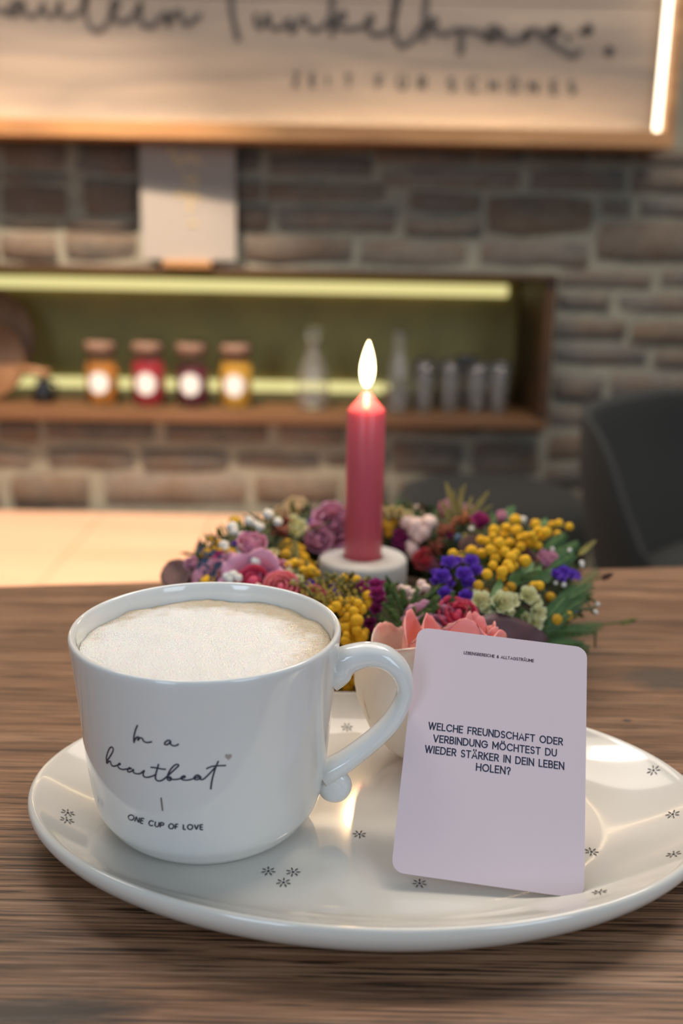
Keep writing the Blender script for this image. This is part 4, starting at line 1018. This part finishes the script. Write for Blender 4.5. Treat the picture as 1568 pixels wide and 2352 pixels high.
sprig('statice_sprig', (860, 1390), [(830, 1345, 11, .008), (838, 1356, 10, .008), (862, 1346, 16, .008), (878, 1342, 9, .008), (866, 1366, 17, .008), (872, 1384, 15, .006), (862, 1400, 13, .004), (850, 1432, 14, -.001), (860, 1446, 11, -.001), (846, 1448, 10, -.001), (820, 1352, 7, .006)], 'statice_floret', FMAG, 15, label='magenta statice florets')
sprig('statice_sprig', (925, 1250), [(918, 1228, 13, .003), (928, 1240, 13, .003), (914, 1246, 12, .002), (930, 1256, 9, .002)], 'statice_floret', FMAG, 12, label='magenta statice florets')
sprig('statice_sprig', (1105, 1220), [(1100, 1194, 17, .009), (1112, 1200, 14, .008), (1104, 1208, 12, .006), (1034, 1232, 8, .004)], 'statice_floret', FMAG, 12, label='magenta statice florets')
sprig('statice_sprig', (680, 1230), [(674, 1200, 17, .008), (690, 1208, 16, .008), (676, 1222, 14, .006), (688, 1226, 12, .004), (664, 1212, 10, .006), (663, 1315, 10, .008), (686, 1332, 12, .008), (678, 1338, 9, .008)], 'statice_floret', FCRE, 14, label='pale cream yellow florets')
sprig('statice_sprig', (616, 1280), [(606, 1270, 12, .004), (622, 1274, 14, .004), (632, 1268, 9, .004), (700, 1215, 8, .004)], 'statice_floret', FCRY, 12, label='straw yellow florets')
sprig('statice_sprig', (910, 1190), [(885, 1180, 14, .006), (900, 1176, 14, .008), (918, 1178, 14, .008), (936, 1184, 12, .008), (925, 1190, 11, .005), (904, 1190, 12, .004)], 'statice_floret', FCRY, 12, label='straw yellow florets')
sprig('purple_sprig', (713, 1215), [(713, 1200, 9, .006), (706, 1205, 7, .005), (540, 1250, 8, .006), (546, 1244, 6, .006)], 'purple_floret', FPUR, 8)
# blue thistle-like cluster
bl = []
for k in range(60):
    bl.append((484 + random.gauss(0, 17), 1304 + random.gauss(0, 20), random.uniform(3.5, 7), .002 + random.uniform(0, .006)))
mb = MB(); bme = floret_data(lobes=5, layers=1, seed=3, depth=1.3)
for px, py, r_, inf in bl:
    p = whit(px, py, inf); s_ = r_ * pxm(p); m3 = frame_for((wnorm(p) + (CAM - p).normalized() + Vector((random.uniform(-.4, .4), 0, random.uniform(-.4, .4)))).normalized(), random.uniform(0, 6))
    mb.add([p + m3 @ (Vector(v) * s_) for v in bme.v], bme.f)
wobj('blue_flower_cluster', mb.v, mb.f, M_blue, wreath, label='dusty blue tiny florets', kind='stuff')
sprig('berry_sprig', (1060, 1250), [(1052, 1236, 10, .006)], 'blue_berry', [me_ball(M_blue, 2, .1)], 9)
sprig('berry_sprig', (1066, 1250), [(1068, 1232, 7, .006)], 'green_berry', [me_ball(M_olivel, 2, .1)], 7)

# --- roses
def petal(mb, R, H, wid, open_, curl, ang, seed, rip=.09, nu=12, nv=10, notch=0.):
    """one cupped petal in local space, z up; returns verts and edge attribute"""
    vs = []; at = []
    for j in range(nv + 1):
        v = 1 - (1 - j / nv) ** 1.35
        prof_r = R * (sin(min(v * 1.25, 1) * pi / 2) ** .75) + open_ * v * v * R + curl * max(0, v - .72) ** 1.5 * R * 4
        z = H * (v ** 1.05) - curl * max(0, v - .80) ** 2 * H * 4
        half = wid * (sin(pi * min(v * .62 + .14, .62)) if v < .8 else sin(pi * .62) * (1 - ((v - .78) / .34) ** 2.2))
        half = wid * max(.05, min(1, (v + .1) * 2.2)) * sqrt(max(.10, 1 - max(0, (v - .50) / .50) ** 4))
        for i in range(nu + 1):
            u = i / nu * 2 - 1; a = ang + u * half
            rr = prof_r * (1 + rip * v * mnoise.noise(Vector((u * 2.2, v * 2, seed * 3.1)))) + .03 * R * abs(u) ** 3
            zz_ = z - H * .10 * v * abs(u) ** 2.5 + H * rip * .9 * v * mnoise.noise(Vector((u * 2.6, 7, seed)))
            vs.append((rr * cos(a), rr * sin(a), zz_)); at.append(max(v, abs(u) ** 3 * .95 * min(1, v * 2)))
    fs = [(j * (nu + 1) + i, j * (nu + 1) + i + 1, (j + 1) * (nu + 1) + i + 1, (j + 1) * (nu + 1) + i) for j in range(nv) for i in range(nu)]
    return vs, fs, at
def rose(name, parent, center, axis, R, H, layers, mats, seed=0, label=None, thick=.0004, twist=0, world=True, rip=.09, shift=None, core=True, petal_name='petal'):
    """centre = bottom of the bloom; layers = list of (count, radius factor, height factor, width, open, curl, mat index)"""
    m3 = frame_for(axis, twist); base = wloc(parent) if parent is not None else None
    rs = random.Random(seed)
    cv, cf = lathe([(0, 0), (R * .2, .02 * H), (R * .36, H * .3), (R * .3, H * .62), (R * .12, H * .78), (0, H * .8)], 16)
    cv = [center + m3 @ (v + Vector((0, 0, H * .07))) for v in cv]
    root = wobj(name, cv, cf, mats[-1], parent, attr=[.9] * len(cv), label=label)
    for li, (cnt, rf, hf, wd_, op, cu, mi) in enumerate(layers):
        for k in range(cnt):
            vs, fs, at = petal(None, R * rf * rs.uniform(.95, 1.05), H * hf * rs.uniform(.94, 1.04), wd_ * rs.uniform(.92, 1.08), op, cu, 2 * pi * k / cnt + li * 1.1 + rs.uniform(-.15, .15), rs.uniform(0, 50), rip)
            sh_ = shift * (1 - rf) if shift else Vector((0, 0, 0)); vs = [(a_, b_, c_ + .06 * H * (1 - rf)) for a_, b_, c_ in vs]
            o = wobj(petal_name, [center + m3 @ Vector(v) + sh_ * min(1, v[2] / H * 2) for v in vs], fs, mats[mi], root, attr=at)
            so_ = o.modifiers.new('t', 'SOLIDIFY'); so_.thickness = thick; so_.offset = 0
    return root
def wrose(px, py, wpx, hpx, mats, lay, seed, lean=.4, infl=-.004, label=None, up=0., twist=0, name='rose_bloom'):
    p = whit(px, py, infl); s_ = pxm(p); n_ = (wnorm(p) * (1 - lean) + (CAM - p).normalized() * lean + Vector((0, 0, up))).normalized()
    R = wpx * .5 * s_; H = hpx * s_
    return rose(name, wreath, p - n_ * H * .45, n_, R, H, lay, mats, seed, label, twist=twist)
L_full = [(3, .30, .86, 1.3, .0, .0, 0), (4, .52, .92, 1.0, .05, .05, 0), (5, .74, .92, .85, .15, .2, 0), (5, .95, .80, .80, .35, .4, 0)]
L_bud = [(3, .55, 1.0, 1.3, -.25, .0, 0), (3, .8, .95, 1.25, -.2, .05, 0), (4, 1.0, .85, 1.0, .0, .2, 0)]
L_two = [(3, .36, .80, 1.3, 0, 0, 1), (4, .60, .86, 1.0, .1, .1, 1), (5, .95, .92, .85, .3, .45, 0)]
wrose(578, 1262, 62, 75, [M_rmauve], L_bud, 3, up=.5, infl=.004, label='upright mauve pink bloom')
wrose(582, 1340, 112, 46, [M_rmauve, M_rred], L_two, 4, lean=.5, infl=.004, label='mauve bloom with crimson heart')
wrose(634, 1318, 66, 40, [M_rmauve], L_bud, 5, lean=.5, infl=.004)
wrose(646, 1352, 74, 46, [M_rpeach], L_bud, 6, lean=.4, infl=.006, label='apricot bloom with pink rim')
wrose(722, 1240, 66, 66, [M_rmauve], L_bud, 7, lean=.3, infl=.004, label='large mauve pink rose behind the holder')
wrose(762, 1210, 74, 58, [M_rmauve], L_full, 8, lean=.4, infl=.006)
wrose(774, 1236, 56, 50, [M_rmauve], L_bud, 9, lean=.5, infl=.002)
wrose(977, 1288, 44, 70, [M_redcream], L_bud, 10, lean=.5, infl=.002, up=.3, label='cream bud with red rim')
wrose(996, 1300, 30, 50, [M_rmauve], L_bud, 11, lean=.5, infl=.0, up=.3)
wrose(1254, 1290, 46, 46, [M_rmauve], L_bud, 12, lean=.3, infl=.004, label='small pink rosebud')
wrose(1048, 1420, 84, 76, [M_rred], L_bud, 13, lean=.3, infl=.006, up=.5, label='crimson bloom behind the cream rose')
wrose(985, 1462, 110, 84, [M_rmauve], L_full, 14, lean=.4, infl=.0, label='mauve pink rose beside the green sprigs')
wrose(1152, 1190, 22, 34, [M_rmauve], L_bud, 16, lean=.3, infl=.006, up=.6)
wrose(441, 1296, 30, 26, [M_rmauve], L_bud, 17, lean=.5, infl=.004)
# rust coloured pointed blooms
def spiky(px, py, rpx, n, mat, infl, up=.5, seed=0, ln=1.0, label=None, name='rust_flower', wd_=.26):
    rs = random.Random(seed); p = whit(px, py, infl); n0 = (wnorm(p) + (CAM - p).normalized() * .5 + Vector((0, 0, up))).normalized(); s_ = rpx * pxm(p)
    mb = MB(); mb.tube([p - n0 * s_ * .7, p], [s_ * .12, s_ * .2], 8)
    root = wobj(name, mb.v, mb.f, M_stem, wreath, label=label)
    for k in range(n):
        d = (n0 * rs.uniform(.25, 1.0) + Vector((rs.uniform(-1, 1), rs.uniform(-1, 1), rs.uniform(-.5, .8)))).normalized() * s_ * rs.uniform(.75, 1.25) * ln
        sd = d.cross(Vector((rs.uniform(-1, 1), rs.uniform(-1, 1), rs.uniform(-1, 1)))).normalized(); nm = sd.cross(d).normalized()
        vs = []; fs = []; m_ = 6
        for i in range(m_ + 1):
            v = i / m_; w = s_ * wd_ * sin(pi * min(.98, v * .85 + .12)) ; q = p + d * v + nm * s_ * .25 * sin(pi * v) * rs.uniform(.8, 1)
            vs += [q + sd * w, q + nm * w * .35, q - sd * w]
        for i in range(m_): fs += [(3 * i, 3 * i + 1, 3 * i + 4, 3 * i + 3), (3 * i + 1, 3 * i + 2, 3 * i + 5, 3 * i + 4)]
        o = wobj('petal', vs, fs, mat, root); so_ = o.modifiers.new('t', 'SOLIDIFY'); so_.thickness = .0003
spiky(640, 1226, 30, 14, M_rustp, .006, seed=2, label='rust brown pointed flower')
spiky(655, 1204, 20, 8, M_rustp, .008, seed=22)
spiky(1028, 1228, 30, 14, M_rustp, .003, seed=3, label='rust brown pointed flower')
spiky(1004, 1262, 26, 12, M_rustp, .001, seed=4)
M_rusto = leafmat('orange_rust', (.42, .15, .06), (.26, .08, .03))
spiky(1060, 1200, 28, 14, M_rusto, .004, seed=5, label='orange brown pointed flower')
spiky(1042, 1190, 20, 8, M_olivel, .004, seed=55, up=1)
# --- leaves
def leaf(name, base, tip, wpx, mat, nrm=None, cup=.2, label=None, droop=.0, blunt=.5, parent=wreath):
    b_, t_ = base, tip; d = t_ - b_; L = d.length; n_ = nrm or (CAM - (b_ + t_) / 2).normalized(); sd = d.cross(n_).normalized(); nm = sd.cross(d).normalized()
    if nm.dot(n_) < 0: nm = -nm
    w = wpx; vs = []; fs = []; at = []; n = 12; m_ = 6
    for i in range(n + 1):
        v = i / n; hw_ = w * .5 * (sin(pi * v ** (.5 + blunt * .5)) ** .62 if 0 < v < 1 else .02)
        for j in range(m_ + 1):
            u = j / m_ * 2 - 1
            vs.append(b_ + d * v + sd * u * hw_ + nm * (cup * hw_ * (u * u) - droop * L * v * v + .06 * w * mnoise.noise(Vector((v * 3, u * 2, w * 999)))))
    fs = [(i * (m_ + 1) + j, i * (m_ + 1) + j + 1, (i + 1) * (m_ + 1) + j + 1, (i + 1) * (m_ + 1) + j) for i in range(n) for j in range(m_)]
    o = wobj(name, vs, fs, mat, parent, label=label); so_ = o.modifiers.new('t', 'SOLIDIFY'); so_.thickness = .0004; return o
def P2(px, py, infl=.006): return whit(px, py, infl)
def wleaf(a, b_, wpx, mat, infl=.006, infl2=None, **kw):
    A, B = P2(*a, infl), P2(*b_, infl2 if infl2 is not None else infl); return leaf(kw.pop('name', 'leaf'), A, B, wpx * pxm(A), mat, **kw)
wleaf((425, 1345), (384, 1292), 76, M_mauve, .006, cup=.3, label='dark mauve round leaf', name='eucalyptus_leaf')
wleaf((436, 1330), (398, 1300), 50, M_brownm, .002, cup=.3, name='eucalyptus_leaf')
wleaf((1085, 1462), (1260, 1468), 112, M_mauve, .014, cup=-.25, label='large dark mauve leaf', name='eucalyptus_leaf', blunt=.3)
wleaf((1180, 1262), (1238, 1290), 30, M_mauve, .004, name='eucalyptus_leaf')
wleaf((1060, 1275), (1110, 1232), 55, M_brownm, .002, name='eucalyptus_leaf', label='brownish pink leaf')
wleaf((1150, 1200), (1182, 1162), 26, M_green, .004, .012)
wleaf((1130, 1400), (1150, 1328), 24, M_green, .012, .012)
wleaf((1190, 1340), (1225, 1290), 26, M_green, .003, .008); wleaf((1220, 1345), (1240, 1300), 24, M_green, .003, .008)
wleaf((1170, 1345), (1205, 1310), 30, M_green, .002, .006); wleaf((1250, 1340), (1262, 1305), 26, M_green, .003, .008)
wleaf((1240, 1300), (1290, 1225), 34, M_green, .004, .010); wleaf((1200, 1260), (1240, 1205), 28, M_green, .0, .008); wleaf((1230, 1240), (1255, 1190), 26, M_green, .002, .006)
for a, b_, w in (((1052, 1205), (1024, 1108), 13), ((1058, 1205), (1058, 1120), 12), ((1066, 1205), (1122, 1128), 14), ((1046, 1205), (1012, 1150), 12), ((1070, 1200), (1104, 1150), 10), ((1040, 1210), (1020, 1170), 11), ((1075, 1200), (1130, 1160), 9), ((1054, 1200), (1040, 1125), 9), ((1062, 1200), (1084, 1140), 9), ((1046, 1195), (1068, 1112), 8)):
    A = P2(*a, .002); B = A + (UP * (a[1] - b_[1]) + RT * (b_[0] - a[0])) * pxm(A); leaf('blade_leaf', A, B, w * pxm(A), M_olivel, cup=.3)
def frond(a, b_, w, mat, infl=.006, infl2=None, n=34, parent=wreath):
    A, B = P2(*a, infl), P2(*b_, infl2 if infl2 is not None else infl); d = B - A; n_ = (CAM - (A + B) / 2).normalized(); s_ = d.cross(n_).normalized(); w = w * pxm(A)
    mb = MB(); pts = [A + d * t_ + n_ * .006 * sin(pi * t_) for t_ in np.linspace(0, 1, 8)]; mb.tube(pts, [.0006] * 7 + [.0002], 5)
    for k in range(n):
        t_ = (k + .6) / n; p = A + d * t_ + n_ * .006 * sin(pi * t_); L = w * (.55 + .45 * sin(pi * min(1, t_ * .9 + .1)))
        for sg_ in (-1, 1):
            dd = (s_ * sg_ * .8 + d.normalized() * .62 + n_ * random.uniform(-.1, .35)).normalized(); q = dd.cross(n_).normalized() * L * .075
            mb.add([p - q * .3, p + dd * L * .5 - q, p + dd * L, p + dd * L * .5 + q, p + q * .3], [(0, 1, 2, 3, 4)])
    wobj('fern_frond', mb.v, mb.f, mat, parent)
for a in [((1240, 1425), (1374, 1312), 28), ((1250, 1410), (1360, 1345), 24), ((1230, 1450), (1300, 1370), 26), ((1240, 1462), (1381, 1437), 24), ((1245, 1448), (1370, 1452), 20), ((1250, 1475), (1352, 1492), 24), ((1240, 1480), (1340, 1478), 18), ((1265, 1290), (1328, 1248), 22), ((1240, 1270), (1300, 1228), 20), ((1230, 1460), (1310, 1405), 22), ((1255, 1430), (1345, 1375), 22), ((1262, 1310), (1318, 1275), 20), ((1195, 1330), (1250, 1318), 18)]:
    frond(*a, M_green, .004, .012)
# thuja-like green sprigs in front
def thuja(a, b_, mat, infl=.003, infl2=.012, w=14):
    A, B = P2(*a, infl), P2(*b_, infl2); d = B - A; n_ = (CAM - B).normalized(); s_ = d.cross(n_).normalized(); px_ = pxm(A); mb = MB()
    pts = [A.lerp(B, t_) for t_ in np.linspace(0, 1, 6)]; mb.tube(pts, [.0008] * 5 + [.0004], 5)
    K = 9
    for k in range(K):
        t_ = (k + .5) / K; p = A.lerp(B, t_)
        for sg_ in (-1, 1):
            dd = (s_ * sg_ * random.uniform(.6, 1) + d.normalized() * .9 + n_ * random.uniform(-.3, .5)).normalized(); L = w * px_ * (1.15 - .6 * t_) * random.uniform(.7, 1.2)
            q = [p, p + dd * L * .5 + d.normalized() * L * .08, p + dd * L]; mb.tube(q, [.00055, .0005, .0002], 4)
            for j in range(5):
                pp_ = p + dd * L * (.2 + .16 * j); s2 = dd.cross(n_).normalized()
                for s3 in (-1, 1):
                    e_ = (dd * .8 + s2 * s3 * .8 + n_ * .2).normalized() * L * .22; mb.tube([pp_, pp_ + e_], [.0004, .0001], 3, False)
    wobj('green_sprig', mb.v, mb.f, mat, wreath)
for a in [((930, 1420), (900, 1345)), ((940, 1410), (960, 1350)), ((950, 1400), (1010, 1345)), ((955, 1420), (1008, 1370)), ((940, 1440), (985, 1400)), ((920, 1430), (880, 1385)), ((915, 1450), (875, 1420)), ((930, 1460), (900, 1400)), ((925, 1400), (925, 1355)), ((945, 1450), (950, 1395)), ((900, 1470), (880, 1440)), ((930, 1475), (915, 1435)), ((965, 1430), (1005, 1390)), ((905, 1420), (895, 1370)), ((950, 1470), (975, 1430)), ((890, 1400), (905, 1340)),
          ((905, 1375), (885, 1340)), ((890, 1450), (862, 1438)), ((900, 1485), (925, 1455)), ((1050, 1440), (1075, 1395)), ((1030, 1420), (1040, 1360)), ((1100, 1440), (1150, 1405)), ((1170, 1440), (1200, 1400)), ((985, 1410), (1000, 1375))]:
    thuja(*a, M_dgreen)
for a in [((740, 1400), (700, 1345)), ((760, 1380), (730, 1330)), ((770, 1370), (790, 1325)), ((720, 1370), (690, 1340)), ((790, 1365), (825, 1335)), ((745, 1365), (757, 1322)), ((780, 1350), (748, 1315)), ((800, 1360), (845, 1345)), ((760, 1420), (740, 1370)), ((755, 1350), (770, 1318)), ((815, 1360), (850, 1325)), ((790, 1340), (812, 1315))]:
    thuja(*a, M_olivel, .0, .010, 13)
# goldenrod grains, too many to count
mb = MB(); bm = bmesh.new(); bmesh.ops.create_icosphere(bm, subdivisions=1, radius=1); iv = [v.co.copy() for v in bm.verts]; jf = [tuple(v.index for v in f.verts) for f in bm.faces]; bm.free()
for k in range(420):
    px, py = random.gauss(745, 42), random.gauss(1362, 22)
    if px > 850 or px < 650: continue
    py += max(0, 745 - px) * -.15
    p = whit(px, py, random.uniform(.0, .011)); s_ = random.uniform(2., 4.5) * pxm(p); mb.add([p + v * s_ for v in iv], jf)
M_gold2 = simple('goldenrod', (.46, .33, .05), (.26, .20, .04), .9, 300)
wobj('goldenrod_grains', mb.v, mb.f, M_gold2, wreath, label='olive yellow goldenrod grains', kind='stuff')
# thin twigs at the right
def twig(pts, tip=None):
    P = catmull([P2(a, b_, i_) for a, b_, i_ in pts], 4); mb = MB(); mb.tube(P, [.0006] * (len(P) - 1) + [.0002], 5); o = wobj('twig', mb.v, mb.f, M_stem, wreath)
twig([(1340, 1440, .004), (1420, 1430, .016), (1462, 1424, .02)]); leaf('blade_leaf', P2(1422, 1432, .016), P2(1464, 1422, .02), .0028, M_olivel)
twig([(1310, 1290, .004), (1345, 1262, .012), (1368, 1240, .016)]); leaf('blade_leaf', P2(1328, 1275, .01), P2(1369, 1240, .016), .003, M_olivel)
twig([(1370, 1330, .01), (1390, 1326, .014), (1408, 1318, .02)]); leaf('blade_leaf', P2(1380, 1330, .012), P2(1408, 1317, .02), .003, M_brownm)
twig([(1290, 1400, .004), (1345, 1400, .012), (1370, 1392, .014)]); twig([(1355, 1402, .012), (1365, 1410, .013)]); twig([(1366, 1445, .01), (1366, 1490, .01)])
# blooms on the side of the ring that the mug hides
def wang(deg, el, infl=.003):
    a, e_ = radians(deg), radians(el); n_ = Vector((cos(a) * cos(e_), sin(a) * cos(e_), sin(e_)))
    return Vector((WC.x + (WR + (WT + infl) * cos(e_)) * cos(a), WC.y + (WR + (WT + infl) * cos(e_)) * sin(a), WC.z + (WTH + infl) * sin(e_))), n_
rs = random.Random(31)
for k in range(46):
    deg = rs.uniform(205, 256) if k % 2 else rs.uniform(20, 150); el = rs.uniform(15, 75) if k % 2 else rs.uniform(-5, 40)
    p, n_ = wang(deg, el); nm_, me_ = rs.choice([('statice_floret', FPUR[0]), ('statice_floret', FCRE[1]), ('mimosa_blossom', BALL[0]), ('statice_floret', FMAG[2]), ('pale_blossom', PINKW[0]), ('mimosa_blossom', BALL[0])])
    o = obj(nm_, me_, wreath, p - WB); o.rotation_euler = frame_for(n_, rs.uniform(0, 6)).to_euler(); o.scale = (rs.uniform(.003, .0052),) * 3
for deg, el, mt in ((213, 50, M_rmauve), (228, 58, M_rpeachy), (248, 40, M_rred), (120, 22, M_rpeachy), (60, 25, M_rmauve)):
    p, n_ = wang(deg, el, -.003); rose('rose_bloom', wreath, p - n_ * .005, n_, .0115, .014, L_full, [mt], int(deg))
# general filler foliage: countless small dark leaves
for nm_, mt, cnt, sd in (('filler_foliage', M_dgreen, 520, 1), ('filler_foliage', M_olivel, 200, 2), ('filler_foliage', M_rustp, 120, 3), ('filler_foliage', M_mauve, 110, 4), ('filler_foliage', M_green, 260, 5)):
    rs = random.Random(sd); mb = MB()
    for k in range(cnt):
        a = rs.uniform(0, 2 * pi); b_ = rs.uniform(-.5, pi + .5)
        if nm_ and mt in (M_rustp,) and not (1.0 < a < 2.6): continue
        n_ = Vector((cos(a) * cos(b_), sin(a) * cos(b_), sin(b_))); p = Vector((WC.x + (WR + (WT - .006) * cos(b_)) * cos(a), WC.y + (WR + (WT - .006) * cos(b_)) * sin(a), max(T + .004, WC.z + (WTH - .006) * sin(b_))))
        d = (n_ * rs.uniform(.3, 1) + Vector((rs.uniform(-1, 1), rs.uniform(-1, 1), rs.uniform(-.3, 1)))).normalized(); L = rs.uniform(.006, .013); s_ = d.cross(n_ + Vector((.1, .2, 0))).normalized() * L * .16
        q = p + d * L; q.z = max(q.z, T + .002); m_ = (p + q) / 2 + n_ * L * .12
        mb.add([p, m_ - s_, q, m_ + s_], [(0, 1, 2), (0, 2, 3)])
    wobj(nm_, mb.v, mb.f, mt, wreath, kind='stuff', smooth=False)

# ================================================================== LOOSE ROSE BEHIND THE CARD
RC = Vector((.030, .3690, T + WELL + .0004))
ax = Vector((.16, .22, 1)).normalized()
lr = [(3, .24, .90, 1.4, -.1, .0, 1), (3, .38, .90, 1.3, -.05, .03, 1), (3, .52, .93, 1.35, -.02, .06, 1), (4, .66, .95, 1.0, .0, .10, 1), (3, .90, .84, 1.3, -.06, .05, 0), (2, 1.0, .83, 1.85, -.12, .02, 0)]
rz = rose('rose_head', None, RC, ax, .0300, .0625, lr, [M_rcream, M_rpink], 21, thick=.0005, twist=2.4, rip=.028, shift=Vector((.026, .008, .0)))
tag(rz, 'cream rose head with pink edged petals on the plate, behind the card', 'rose')
